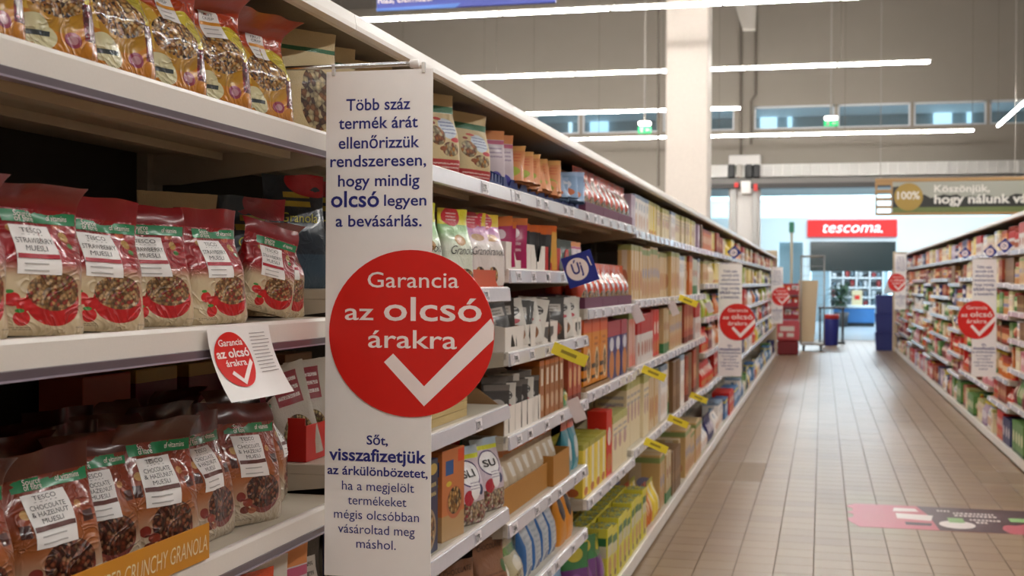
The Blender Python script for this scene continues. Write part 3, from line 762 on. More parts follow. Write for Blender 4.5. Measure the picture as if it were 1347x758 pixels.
box_art('orange', 'd0702c', ('ell', 0.5, 0.5, 0.3, 0.2, 'e8c8a0'), ('rect', 0, 1, 0.85, 1, 'a03c20'))
box_art('rust', 'a84a30', ('ell', 0.5, 0.5, 0.3, 0.2, 'd8a878'), ('rect', 0, 1, 0, 0.15, '70281c'))
box_art('blue', '4a7ab0', ('ell', 0.5, 0.5, 0.3, 0.2, 'd8e0e8'), ('rect', 0, 1, 0.8, 0.9, 'e0d050'))
box_art('navy', '2a2c60', ('ell', 0.5, 0.5, 0.3, 0.2, 'd8d0d8'))
box_art('maroon', '7a2030', ('ell', 0.5, 0.55, 0.32, 0.16, 'd8b8a8'), ('rect', 0, 1, 0.9, 1, 'b8903c'))
box_art('green', '5a8a44', ('ell', 0.5, 0.5, 0.35, 0.2, 'd8d8b0'), ('rect', 0, 1, 0.0, 0.1, '2e5a30'))
box_art('lime', 'a8b83c', ('ell', 0.5, 0.5, 0.35, 0.2, 'e0e0b0'))
box_art('pinkw', 'd89098', ('ell', 0.5, 0.5, 0.35, 0.2, 'f0dcdc'), ('rect', 0, 1, 0.8, 0.95, 'b83a58'))
box_art('brown', '7c5a3a', ('rect', 0.2, 0.8, 0.3, 0.5, '9a7850'))
box_art('redwhite', 'd8d0cc', ('rect', 0, 1, 0.6, 1, 'b82c2c'), ('ell', 0.5, 0.3, 0.3, 0.15, 'a85a3c'))

# one unit mesh per art and shape (1 x 1 x 1, scaled per product)
def unit_carton(a, lid=None):
    b = MB(); b.box(-0.5, 0.5, 0, 1, 0, 1, m=0, c=0.012)
    if lid: b.add([(-0.488, 0.012, 1.0008), (0.488, 0.012, 1.0008), (0.488, 0.988, 1.0008), (-0.488, 0.988, 1.0008)], [(0, 1, 2, 3)], 1, [(0, 0), (1, 0), (1, 1), (0, 1)])
    else: b.box(-0.49, 0.49, 0.47, 0.53, 0.998, 1.003, m=1)          # tape line of the closed flaps
    return b.mesh('carton', [ART[a], ART[a] if not lid else lid])
def unit_pouch(a, seed, top=0.86, nu=12, nv=8):
    Sf = bag_fn(1, 1, 1, seed, top, wr=0.0)
    def S2(u, v, sd=-1, e=0):
        p = Sf(u, v, sd, e)
        k = (1 - abs(u) ** 3)
        p.y += noise.noise(Vector((u * 2, v * 3, seed * 2.2 + sd))) * 0.1 * k * (0.4 + v if v < top else 0.3)
        p.x *= 1 + 0.06 * noise.noise(Vector((v * 3, seed, 1)))
        return p
    return bag_mesh(S2, 0, 1, nv, nu).mesh('pouch', ART[a])
def unit_can(a):
    b = MB(); b.lathe([(0.001, 0), (0.46, 0), (0.5, 0.03), (0.5, 0.05), (0.48, 0.07), (0.48, 0.93), (0.5, 0.95), (0.5, 0.98), (0.46, 1.0), (0.44, 0.97), (0.001, 0.97)], (0, 0.5, 0), 12)
    return b.mesh('tin_can', ART[a])
def unit_jar(a):
    b = MB(); b.lathe([(0.001, 0), (0.46, 0), (0.5, 0.06), (0.5, 0.66), (0.44, 0.76), (0.38, 0.80)], (0, 0.5, 0), 12)
    b.lathe([(0.38, 0.80), (0.43, 0.81), (0.43, 0.98), (0.40, 1.0), (0.001, 1.0)], (0, 0.5, 0), 12, m=1)
    return b.mesh('jar', [ART[a], mat('jar lid', 'a83a2c', 0.3)])
def unit_bottle(a):
    b = MB(); b.lathe([(0.001, 0), (0.46, 0), (0.5, 0.04), (0.5, 0.55), (0.42, 0.66), (0.2, 0.78), (0.17, 0.9)], (0, 0.5, 0), 12)
    b.lathe([(0.19, 0.9), (0.21, 0.91), (0.21, 0.99), (0.001, 1.0)], (0, 0.5, 0), 12, m=1)
    return b.mesh('bottle', [ART[a], mat('bottle cap', 'd8c040', 0.3)])
UNIT = {'carton': unit_carton, 'can': unit_can, 'jar': unit_jar, 'bottle': unit_bottle}
NAME = {'carton': ('cereal_carton', 'carton'), 'pouch': ('food_pouch', 'pouch'), 'can': ('tin_can', 'can'), 'jar': ('jar', 'jar'), 'bottle': ('bottle', 'bottle')}
def unit(kind, a, seed=0):
    if kind == 'pouch': return C1(('pouch', a, seed % 3), lambda: unit_pouch(a, seed % 3))
    return C1((kind, a), lambda: UNIT[kind](a))
TNAME = {}
def shelf_name(side, k, ti):
    n = len(LT[k] if side < 0 else RT[k])
    w_ = 'base shelf' if ti >= n else ('top shelf' if ti == 0 else '%s shelf' % ordw(ti + 1))
    return '%s of %s %s bay' % (w_, ordw(k), 'left' if side < 0 else 'right')
COUNT = {}
RNAME = {'carton': 'food_carton', 'pouch': 'food_bag'}
QUEUE = []
def flush():
    "the nearest 300 of each kind become objects, the rest of that kind one joined object"
    byn = {}
    for q in QUEUE: byn.setdefault(RNAME.get(q[0][0], q[0][0]) if q[0][3] > 0 else NAME[q[0][0]][0], []).append(q)
    for nm, qs in byn.items():
        have = sum(1 for o in C.objects if o.name.split('.')[0] == nm and not o.parent)
        qs.sort(key=lambda q: q[0][6])
        for a, kw in qs[:max(0, 300 - have)]: put(*a, **kw)
        rest = qs[max(0, 300 - have):]
        if not rest: continue
        b = MB(); mats = []
        for a, kw in rest:
            o = put(*a, **kw); M_ = Matrix.LocRotScale(o.location, o.rotation_euler, o.scale); me = o.data
            base = len(b.v); b.v += [tuple(M_ @ v.co) for v in me.vertices]; uvl = me.uv_layers[0].data
            mi = []
            for mm in me.materials:
                if mm not in mats: mats.append(mm)
                mi.append(mats.index(mm))
            for p in me.polygons:
                b.f.append(tuple(base + i for i in p.vertices)); b.m.append(mi[p.material_index]); b.sm.append(p.use_smooth)
                b.uv.append([tuple(uvl[l].uv) for l in p.loop_indices])
            bpy.data.objects.remove(o)
        o = b.build(nm, mats)
        tag(o, 'remaining small %s filling the far end of the gondola shelves' % {'cereal_carton': 'cartons of the left row', 'food_carton': 'cartons of the right row', 'food_pouch': 'bags of the left row', 'food_bag': 'bags of the right row', 'jar': 'jars', 'can': 'cans', 'tin_can': 'cans', 'bottle': 'bottles'}[nm], NAME.get(nm, (0, 'packages'))[1])
        o['kind'] = 'stuff'
    QUEUE.clear()
def put(kind, a, dims, side, k, ti, y, desc, dx=0.0, rz=0.0, dz=0.0, tilt=0.0, roll=0.0, name=None, cat=None, place=None, z=None, deep=0, label=None):
    """one product standing on shelf ti of bay k; y = world y of its centre; dx = set back from the shelf edge"""
    if z is None:
        tl = LT[k] if side < 0 else RT[k]
        z = (tl[ti] if ti < len(tl) else 0.085)
    z += 0.0008 + dz
    seed = rnd.randrange(3)
    me = unit(kind, a, seed)
    nm, ct = NAME[kind]
    if side > 0: nm = RNAME.get(kind, nm)
    o = bpy.data.objects.new(name or nm, me); C.objects.link(o)
    o.scale = dims
    x = (XS - 0.012 - dx) if side < 0 else (XR + 0.012 + dx)
    o.location = (x, y, z)
    o.rotation_euler = (tilt, roll, (math.pi / 2 if side < 0 else -math.pi / 2) + rz)
    pl = place or shelf_name(side, k, ti)
    key = (desc, pl, deep); COUNT[key] = COUNT.get(key, 0) + 1
    lb = label or ('%s, %s %s, %s' % (desc, ordw(COUNT[key]), ['along', 'behind', 'third-row', 'fourth-row'][deep], pl))
    if len(lb.split()) > 16: print('LONG', lb)
    tag(o, lb, cat or ct, ('products on the ' + pl))
    return o
def run(kind, a, dims, side, k, ti, y0, n, desc, gap=0.003, rows=1, jit=0.004, **kw):
    """n facings side by side, near to far; rows deep"""
    y = y0
    for i in range(n):
        for r_ in range(rows):
            put(kind, a, dims, side, k, ti, y + dims[0] / 2, desc, dx=kw.get('dx', 0.004) + r_ * (dims[1] + 0.003) + rnd.uniform(0, jit), rz=rnd.uniform(-0.03, 0.03) * (kind != 'carton') , deep=r_,
                **{q: v for q, v in kw.items() if q not in ('dx',)})
        y += dims[0] + gap
    return y

# ------------------------------------------------------------------ hero muesli bags
def hero(kindname, w_, d_, h_, seed, artm, seal_m, banner, lab, lines, band, lean=0.0, labelbox=None, top=0.84):
    """prototype: film pouch, top seal, printed label panel with lettering"""
    Sf = bag_fn(w_, d_, h_, seed, top, wr=0.008, lean=lean, pinch=0.09)
    kids = []
    p = bag_mesh(Sf, 0, top, 20, 22)
    fn = print_fn(Sf, 0.0010)
    kids.append(('film_pouch', p.mesh('film_pouch', artm)))
    s = bag_mesh(Sf, top, 1.0, 5, 22)
    kids.append(('top_seal', s.mesh('top_seal', seal_m)))
    if banner:
        b = MB(); x0, x1, y0, y1 = banner[0]
        b.grid(lambda u, v: fn(x0 + (x1 - x0) * u, y0 + (y1 - y0) * v), 12, 3, 0)
        f2 = print_fn(Sf, 0.002)
        for i, (t, cx, by, wd) in enumerate(banner[2]): b.text(t, f2, cx, by, size=0.055, width=wd, m=1)
        kids.append(('printed_banner', b.mesh('printed_banner', [banner[1], ink_white])))
    x0, x1, y0, y1 = lab
    b = MB(); b.grid(lambda u, v: fn(x0 + (x1 - x0) * u, y0 + (y1 - y0) * v), 10, 10, 0)
    f2 = print_fn(Sf, 0.0022)
    for t, by, sz, wd in lines: b.text(t, f2, (x0 + x1) / 2, by, size=sz, width=wd, m=1, off=-0.004)
    bx = band
    b.grid(lambda u, v: f2(x0 + (x1 - x0) * (0.02 + 0.96 * u), bx[0] + (bx[1] - bx[0]) * v), 10, 1, 2)
    b2 = mat('label small print', 'b4b0ae', 0.6, var=0)
    for k_, yy in enumerate((bx[0] - 0.04, bx[0] - 0.085)):
        b.grid(lambda u, v: f2(x0 + (x1 - x0) * (0.14 + 0.6 * u), yy + 0.009 * v), 8, 1, 3)
    kids.append(('paper_label', b.mesh('paper_label', [paper, ink_black, bx[2], b2])))
    return kids
green_banner = mat('green banner', '0f7a48', 0.35, coat=0.4, var=0.05)
red_film = mat('red film', '7c0c14', 0.3, coat=0.5, bump=0.15, bscale=30)
brown_film = mat('brown film', '4a180f', 0.3, coat=0.5, bump=0.15, bscale=30)
orange_film = mat('orange film', 'a83412', 0.3, coat=0.5, bump=0.15, bscale=30)
BT = [('blend', 0.0, 0.0, 0.0)]
HERO = {}
for s_ in range(3):
    HERO['strawberry', s_] = hero('muesli_bag', 0.152, 0.082, 0.199, s_ + 1, ART['strawberry'], red_film,
        ((0.20, 0.97, 0.745, 0.825), green_banner, [('Source', 0.42, 0.785, 0.2), ('of fibre', 0.42, 0.752, 0.2), ('of vitamins', 0.78, 0.77, 0.2)]),
        (0.24, 0.66, 0.40, 0.725), [('TESCO', 0.675, 0.045, 0.24), ('- - - - -', 0.655, 0.03, 0.24), ('STRAWBERRY', 0.605, 0.05, 0.38), ('MUESLI', 0.555, 0.05, 0.24)], (0.505, 0.535, mat('label red', 'a8142a', 0.4)), lean=-0.12 + 0.1 * s_)
    HERO['choc', s_] = hero('muesli_bag', 0.150, 0.082, 0.215, s_ + 11, ART['choc'], brown_film,
        ((0.16, 0.97, 0.755, 0.835), green_banner, [('Source', 0.38, 0.795, 0.18), ('of fibre', 0.38, 0.762, 0.18), ('of vitamins', 0.76, 0.78, 0.24)]),
        (0.22, 0.68, 0.40, 0.735), [('TESCO', 0.695, 0.04, 0.24), ('- - - - -', 0.675, 0.03, 0.24), ('CHOCOLATE', 0.635, 0.042, 0.36), ('& HAZELNUT', 0.595, 0.042, 0.38), ('MUESLI', 0.553, 0.042, 0.24)], (0.51, 0.54, mat('label brown', '5c2a22', 0.4)), lean=-0.1 + 0.1 * s_)
    HERO['orange', s_] = hero('granola_bag', 0.160, 0.088, 0.200, s_ + 21, ART['orangefilm'], orange_film, None,
        (0.34, 0.62, 0.60, 0.84), [('FRUIT', 0.80, 0.035, 0.16), ('CRISP', 0.765, 0.035, 0.16)], (0.715, 0.745, mat('label orange', 'd8922c', 0.4)), lean=-0.05 - 0.1 * s_)
def put_hero(kind, x, y, z, deg, label, group, s_=None, tilt=0.0, roll=0.0, sc=1.0):
    s_ = rnd.randrange(3) if s_ is None else s_
    o = thing('granola_bag' if kind == 'orange' else 'muesli_bag', label, 'bag', (x, y, z + 0.001), 0, group)
    o.rotation_euler = (tilt - rnd.uniform(0, 0.05), roll + rnd.uniform(-0.025, 0.025), math.pi / 2 - math.radians(deg + rnd.uniform(-4, 4))); o.scale = (sc * rnd.uniform(0.97, 1.0), sc, sc * rnd.uniform(0.95, 1.02))
    for nm, me in HERO[kind, s_]: link(nm, me, o)
    return o
def bay1():
    z = LT[1][0]
    # orange granola on the top shelf.  pixel column of the front centre -> place on the plane
    n = ['partly cut off at the left frame edge', 'second from the left frame edge', 'third from the left frame edge', 'fourth from the left', 'second from the right end', 'rightmost, with a curled top']
    for i, (px, deg, s_, dx) in enumerate(((-8, 6, 0, 0), (83, 14, 1, 0), (168, 12, 2, 0), (238, 16, 0, 0), (299, 14, 1, 0), (357, 20, 2, 0.0))):
        X = XS - 0.035 - dx
        put_hero('orange', X, YX(px, X), z, deg, 'orange fruit granola bag on the top shelf, ' + n[i], 'orange granola bags', s_, roll=rnd.uniform(-0.03, 0.03))
    for i, px in enumerate((60, 150, 225, 290)):
        X = XS - 0.16
        put_hero('orange', X, YX(px + 30, X), z, 8, 'orange granola bag in the back row, behind the %s front bag' % ordw(i + 2), 'orange granola bags', (i + 1) % 3, sc=0.97)
    z = LT[1][1]
    n = ['cut off at the left frame edge', 'leftmost whole one', 'with the clearly printed label, second from left', 'third from left, tucked behind its neighbour', 'fourth from left, standing apart', 'slumped sideways near the right end', 'rightmost, turned away']
    for i, (px, deg, s_, dx, rl, tl) in enumerate(((-38, 8, 0, 0.0, 0, 0), (58, 20, 0, 0, 0.02, 0.0), (143, 22, 1, 0, 0.03, 0), (209, 24, 2, 0.035, 0, 0), (297, 18, 1, 0.0, -0.02, 0), (352, 24, 2, 0.02, 0.22, 0.1), (384, 12, 0, 0.05, 0.04, 0))):
        X = XS - 0.03 - dx
        put_hero('strawberry', X, YX(px, X), z + (0.012 if rl > 0.1 else 0), deg, 'red strawberry muesli bag ' + n[i], 'strawberry muesli bags', s_, tl, rl, sc=0.86 if rl > 0.1 else (0.95 if i == 6 else 1.0))
    for i, (px, dx) in enumerate(((40, 0.14), (120, 0.15), (235, 0.15), (20, 0.27), (130, 0.28))):
        X = XS - 0.03 - dx
        put_hero('strawberry', X, YX(px, X), z, 15, 'red muesli bag in shadow behind the front row, %s from left' % ordw(i + 1), 'strawberry muesli bags', (i) % 3, roll=0.05, sc=1.03)
    # beige pack and dark granola bags deeper on the shelf
    b = bpy.data.objects.new('food_pouch', unit('pouch', 'beigedot', 1)); C.objects.link(b); X = XS - 0.2
    b.scale = (0.17, 0.08, 0.235); b.location = (X, YX(250, X), z + 0.001); b.rotation_euler = (0, 0, math.pi / 2 - 0.5)
    tag(b, 'plain beige paper bag standing behind the strawberry bags', 'pouch')
    dk = art('dark granola film', '1b2734', [('rect', 0.3, 0.75, 0.80, 0.85, 'a89030'), ('rect', 0.2, 0.75, 0.72, 0.77, 'a89030'), ('ell', 0.85, 0.95, 0.5, 0.14, 'a81420'), ('rect', 0, 1, 0, 0.3, '2c4050')], 0.3, 0.4, 0.2)
    for i, (px, dx, lab) in enumerate(((398, 0.13, 'dark navy granola bag with yellow script, behind the last strawberry bag'), (345, 0.16, 'dark granola bag in the shadow left of the navy one'), (440, 0.13, 'dark granola bag beside the bay joint, behind the sign edge'))):
        X = XS - dx
        yy_ = YX(px, X); t = thing('granola_bag', lab, 'bag', (X, yy_, (z if yy_ < LY(2) else LT[2][1]) + 0.001), math.pi / 2 - 0.6)
        Sf = bag_fn(0.15, 0.08, 0.24, 40 + i, 0.9)
        bag_mesh(Sf, 0, 1, 16, 16).build('film_pouch', dk, t)
        q = MB(); q.text('Granola', print_fn(Sf, 0.002), 0.5, 0.58, size=0.12, width=0.62, off=0.0, shear=0.3); q.build('printed_name', mat('ink yellow', 'c0b840', 0.5), t)
    # chocolate bags
    z = LT[1][2]
    n = ['cut off at the left frame edge', 'leaning left behind the orange card', 'second front one behind the orange card', 'centre front one above the card end', 'narrow, turned sideways, right of centre', 'upright near the right end of the row', 'rightmost, seen from its side']
    for i, (px, deg, s_, dx, rl) in enumerate(((-22, 8, 0, 0.02, 0), (92, 22, 1, 0.02, -0.06), (146, 22, 2, 0.06, 0.0), (225, 26, 0, 0.02, 0.0), (291, 5, 1, 0.025, 0.0), (341, 16, 2, 0.02, 0.02), (379, -20, 0, 0.08, 0))):
        X = XS - 0.025 - dx
        put_hero('choc', X, YX(px, X), z, deg, 'brown chocolate muesli bag ' + n[i], 'chocolate muesli bags', s_, 0, rl)
    for i, (px, dx) in enumerate(((20, 0.13), (95, 0.15), (160, 0.15), (215, 0.14), (262, 0.13), (318, 0.13), (0, 0.25), (90, 0.26), (150, 0.26), (235, 0.25))):
        X = XS - 0.03 - dx
        put_hero('choc', X, YX(px + 14, X), z, 14, 'brown muesli bag in the %s row back, %s from left' % ('second' if i < 6 else 'third', ordw(i % 6 + 1)), 'chocolate muesli bags', i % 3, roll=rnd.uniform(-0.05, 0.05), sc=1.0)
    # orange card strip on the shelf edge
    t = thing('shelf_edge_card', 'orange card strip with white serif lettering on the lower shelf edge', 'card', (XS + 0.004, 0, 0), 0)
    y0, y1 = YX(-190, XS), YX(272, XS)
    b = MB(); b.box(0, 0.002, y0, y1, z + 0.003, z + 0.058); b.build('card', mat('orange card', 'c8851e', 0.5, var=0.02), t)
    tw = (YX(270, XS) - YX(167, XS)) * 21 / 15.2
    b = MB(); b.text('SUPER CRUNCHY GRANOLA', lambda x, yy: (0.0028, x, yy), y1 - 0.008 - tw / 2, z + 0.017, size=0.036, width=tw, shear=0.15, off=-0.006); b.build('lettering', mat('card cream ink', 'e8d8b0', 0.5, var=0), t)
    # red carton with clear nut bags, on the second bay's shelf
    z2 = LT[2][2]
    t = thing('display_tray', 'red carton tray behind the last chocolate bag', 'tray', (XS - 0.10, LY(2) + 0.02, z2 + 0.001), math.pi / 2)
    b = MB()
    b.box(0, 0.26, 0, 0.003, 0, 0.075); b.box(0, 0.26, 0.197, 0.2, 0, 0.10); b.box(0, 0.003, 0.003, 0.197, 0, 0.09); b.box(0.257, 0.26, 0.003, 0.197, 0, 0.09); b.box(0.003, 0.257, 0.003, 0.197, 0, 0.003)
    b.build('tray', red_card, t)
    for i, (dx, dy, rl) in enumerate(((0.115, 0.05, -0.25), (0.125, 0.13, -0.1), (0.19, 0.09, -0.3))):
        o = bpy.data.objects.new('food_pouch', unit('pouch', 'nuts', i)); C.objects.link(o); o.scale = (0.10, 0.03, 0.20)
        o.location = (XS - dx, LY(2) + dy, z2 + 0.006); o.rotation_euler = (0, rl, math.pi / 2 - 0.7)
        tag(o, 'clear nut bag with red label in the red tray, ' + ('frontmost and leaning', 'second, half hidden by the sign', 'hindmost')[i], 'pouch')
    # packs in shadow on the third shelf
    for i, (px, dx) in enumerate(((150, 0.33), (215, 0.34), (280, 0.33), (340, 0.30), (400, 0.28))):
        X = XS - dx
        put('carton', ('rust', 'maroon', 'maroon', 'brown', 'brown')[i], (0.16, 0.09, 0.26), -1, 1, 2, YX(px, X), 'dark carton in deep shadow against the back', dx=dx)
    # bags on the fourth shelf showing under the third
    for i, (a, px) in enumerate((('redmuesli', 352), ('redmuesli', 320), ('snackwhite', 385), ('slim', 418), ('snackdark', 440))):
        X = XS - 0.01
        put('pouch', a, (0.13, 0.06, 0.27), -1, 1, 3, YX(px, X, 740), ('red bag', 'red bag', 'white name bag', 'pale brown bag', 'dark bag')[i] + ' under the muesli', dx=0.01 + 0.01 * i, rz=-0.3)
    t = MB()
bay1()

# ------------------------------------------------------------------ trays
def tray(label, side, k, ti, y0, y1, depth, hf, hb, m, dx=0.006, notch=0, mi=None, name='display_tray', z=None):
    """open carton tray: front hf high, back hb high, sloping sides"""
    w_ = y1 - y0
    zz = z if z is not None else LT[k][ti] if ti < len(LT[k]) else 0.085
    t = thing(name, label, 'tray', (XS - 0.012 - dx, y0, zz + 0.001), math.pi / 2)
    e = 0.003
    b = MB()
    if notch:
        n = notch; pw = w_ / n
        pr = [(0, 0), (w_, 0)]
        for i in range(n - 1, -1, -1):
            pr += [((i + 1) * pw, hf), ((i + 0.78) * pw, hf), ((i + 0.6) * pw, hf * 0.35), ((i + 0.4) * pw, hf * 0.35), ((i + 0.22) * pw, hf), (i * pw, hf)]
        pr2 = []
        for p in pr:
            if not pr2 or p != pr2[-1]: pr2.append(p)
        b.prism(pr2, 0, e, 'y')
    else:
        b.box(0, w_, 0, e, 0, hf)
    b.build('front', m, t)
    b = MB(); b.prism([(e, 0), (depth, 0), (depth, hb), (depth * 0.55, hb), (e, hf)], 0, e, 'x'); me = b.mesh('side', mi or m)
    link('side', me, t); link('side', me, t, (w_ - e, 0, 0))
    b = MB(); b.box(e, w_ - e, depth - e, depth, 0, hb); b.box(e, w_ - e, e, depth - e, 0, e); b.build('base', mi or m, t)
    return t
KW = dict(side=-1)
def bay2():
    # beige bags with green band, top shelf, bay 1 end and bay 2
    for i, (px, dx, deg, rl, a) in enumerate(((412, 0.03, 35, 0.0, 'beigedot'), (440, 0.05, 35, 0.0, 'beigedot'), (470, 0.12, 30, 0.1, 'beige'), (500, 0.03, 25, 0.0, 'beige'), (528, 0.05, 30, 0.0, 'beige'), (588, 0.02, 22, -0.08, 'beige'), (575, 0.12, 10, 0.1, 'beige'), (628, 0.02, 26, 0.06, 'beige'), (634, 0.12, 20, 0.2, 'beige'))):
        X = XS - 0.012 - dx
        y = YX(px, X, 200); k = 1 if y < LY(2) else 2
        nm = ['left of the sign', 'behind the sign left edge', 'leaning behind the sign', 'above the sign card middle', 'above the sign card right', 'just right of the sign', 'half hidden in second row', 'widest, folded top, right of sign', 'tucked behind the folded one'][i]
        put('pouch', a, (0.15, 0.075, 0.212 if i < 7 else 0.2), -1, k, 0, y, 'x', dx=dx, rz=-math.radians(deg), roll=rl * 0.4, label='beige bag with green band, top shelf, ' + nm)
    # slim bags in blue tray
    ya, yb = YX(646, XS), YX(766, XS)
    zz = LT[2][0]
    yj = LY(3)
    tray('navy blue display tray with slim and orange sachets, nearer half', -1, 2, 0, ya, yj - 0.01, 0.16, 0.035, 0.08, navy_card, notch=5)
    tray('navy blue display tray with blue sachets, farther half', -1, 3, 0, yj + 0.005, yb, 0.16, 0.035, 0.08, navy_card, notch=9)
    for i, (px, a) in enumerate(((656, 'slim'), (668, 'slim'), (662, 'slim'))):
        X = XS - 0.03; put('pouch', a, (0.075, 0.04, 0.175), -1, 2, 0, YX(px, X), 'slim purple cereal bag with orange top', dx=0.03 + 0.06 * (i == 2), rz=-0.9, deep=int(i == 2), dz=0.003)
    y = yj + 0.03; i = 0
    y = YX(682, XS)
    while y < YX(738, XS):
        k = 2 if y < yj else 3
        put('pouch', 'sachetorange', (0.12, 0.014, 0.165), -1, k, 0, y, 'orange flat sachet leaning back', dx=0.03 + rnd.uniform(-0.015, 0.02), rz=-1.25 + rnd.uniform(-0.15, 0.25), tilt=-0.85 + rnd.uniform(-0.12, 0.2), dz=0.028 + rnd.uniform(-0.005, 0.012))
        y += 0.036
    while y < yb - 0.03:
        put('pouch', 'sachetblue', (0.12, 0.014, 0.165), -1, 3, 0, y, 'blue flat sachet leaning back', dx=0.03 + rnd.uniform(-0.02, 0.02), rz=-1.2 + rnd.uniform(-0.2, 0.35), tilt=-0.8 + rnd.uniform(-0.2, 0.2), dz=0.028 + rnd.uniform(-0.005, 0.012))
        y += 0.042
    # green and pink granola pouches (second shelf)
    nm = ['lime green granola pouch with yellow top beside the sign', 'green granola pouch with red badge, second shelf', 'pink granola pouch with yellow top, left of its twin', 'pink granola pouch with red badge at row end']
    for i, (px, a, dx) in enumerate(((566, 'limefilm', 0.01), (609, 'greenp', 0.01), (635, 'pink', 0.02), (652, 'pink', 0.0), (540, 'greenp', 0.01), (500, 'greenp', 0.01))):
        X = XS - 0.012 - dx
        t = thing('granola_pouch', nm[i] if i < 4 else 'green granola pouch hidden behind the sign disc, %s' % ('nearer' if i == 5 else 'farther'), 'pouch', (X, YX(px, X), LT[2][1] + 0.001 + (0.004 if a == 'pink' else 0)), math.pi / 2 - 0.30)
        Sf = bag_fn(0.145, 0.075, 0.215, 60 + i, 0.93)
        bag_mesh(Sf, 0, 1, 14, 16).build('film_pouch', ART[a], t)
        q = MB(); q.text('Granola', print_fn(Sf, 0.002), 0.5, 0.42, size=0.16, width=0.75, shear=0.5, off=-0.008); q.build('printed_name', ink_black, t)
    oc = mat('coral carton', 'c8502c', 0.5)
    tray('coral red carton tray holding the pink granola pouches', -1, 2, 1, YX(626, XS), LY(3) - 0.012, 0.12, 0.05, 0.07, oc, dx=0.0)
    # cream crispbread stack on third shelf
    X = XS - 0.03
    y0 = YX(545, X, 550)
    for r_ in range(5):
        put('carton', 'creambox', (0.42, 0.16, 0.021), -1, 2, 2, y0 + 0.27, 'x', dx=0.02, dz=r_ * 0.0222, label='flat cream carton in the stack below the red disc, %s from bottom' % ordw(r_ + 1))
    for i in range(4):
        put('pouch', 'snackdark', (0.10, 0.03, 0.12), -1, 2, 2, y0 + 0.1 + i * 0.11, 'brown wrapped pack on the cream cartons', dx=0.03, dz=0.113, rz=-0.5)
    # fourth shelf: navy box, coral box, berry bags
    z = LT[2][3]
    X = XS - 0.02
    y = LY(2) + 0.05
    for i in range(3):
        put('carton', 'navybox', (0.17, 0.06, 0.235), -1, 2, 3, YX(480 + i * 42, X, 650), 'navy muesli carton', dx=0.01 + 0.0 * i)
    put('carton', 'navybox', (0.16, 0.06, 0.235), -1, 2, 3, YX(577, X, 650), 'x', dx=0.08, label='navy muesli carton next to the sign edge, lower shelf')
    put('carton', 'coralbox', (0.15, 0.06, 0.24), -1, 2, 3, YX(597, X, 650) + 0.01, 'x', dx=0.012, rz=-0.12, label='coral muesli carton with fruit bowl between navy carton and berry bags')
    put('carton', 'cream', (0.14, 0.06, 0.05), -1, 2, 3, YX(572, X, 600), 'x', dx=0.07, dz=0.237, label='small cream carton lying on top of the navy one')
    for i, (px, s_) in enumerate(((624, 'SLI'), (651, 'SU'))):
        t = thing('muesli_bag', ('berry muesli bag with white heart, nearer of the pair', 'berry muesli bag with white heart, farther of the pair')[i], 'bag', (X, YX(px, X, 650), z + 0.001), math.pi / 2 - 0.3)
        Sf = bag_fn(0.155, 0.08, 0.215, 70 + i, 0.9)
        bag_mesh(Sf, 0, 0.9, 14, 18).build('film_pouch', ART['suli'], t)
        bag_mesh(Sf, 0.9, 1.0, 3, 18).build('top_seal', mat('pale blue seal', 'a8bccc', 0.3, coat=0.5), t)
        q = MB(); q.text(s_, print_fn(Sf, 0.002), 0.46, 0.62, size=0.13, width=0.44, off=0.015); q.build('printed_name', ink_black, t)
    for i in range(3):
        put('pouch', ('greenfoil', 'sachetblue', 'greenfoil')[i], (0.15, 0.07, 0.25), -1, 2, 3, YX(600 + 22 * i, X, 600) + 0.05, 'crumpled green and blue bag', dx=0.12, rz=-0.3)
    # fifth shelf
    for i, px in enumerate((575, 615, 655)):
        t = thing('food_pouch', ('dark brown chocolate pouch beside the sign foot', 'brown paper chocolate pouch, left of a pair at the bottom', 'brown paper chocolate pouch, right of a pair at the bottom')[i], 'pouch', (X, YX(px, X, 740), LT[2][4] + 0.001), math.pi / 2 - 0.35)
        Sf = bag_fn(0.16, 0.08, 0.235, 80 + i, 0.92)
        bag_mesh(Sf, 0, 1, 10, 16).build('paper_pouch', ART['brownpouch'], t)
        q = MB(); q.text('CHOCOLATE', print_fn(Sf, 0.002), 0.5, 0.86, size=0.09, width=0.8, off=0.01); q.build('printed_name', mat('ink brown', '3a2218', 0.5), t)
bay2()
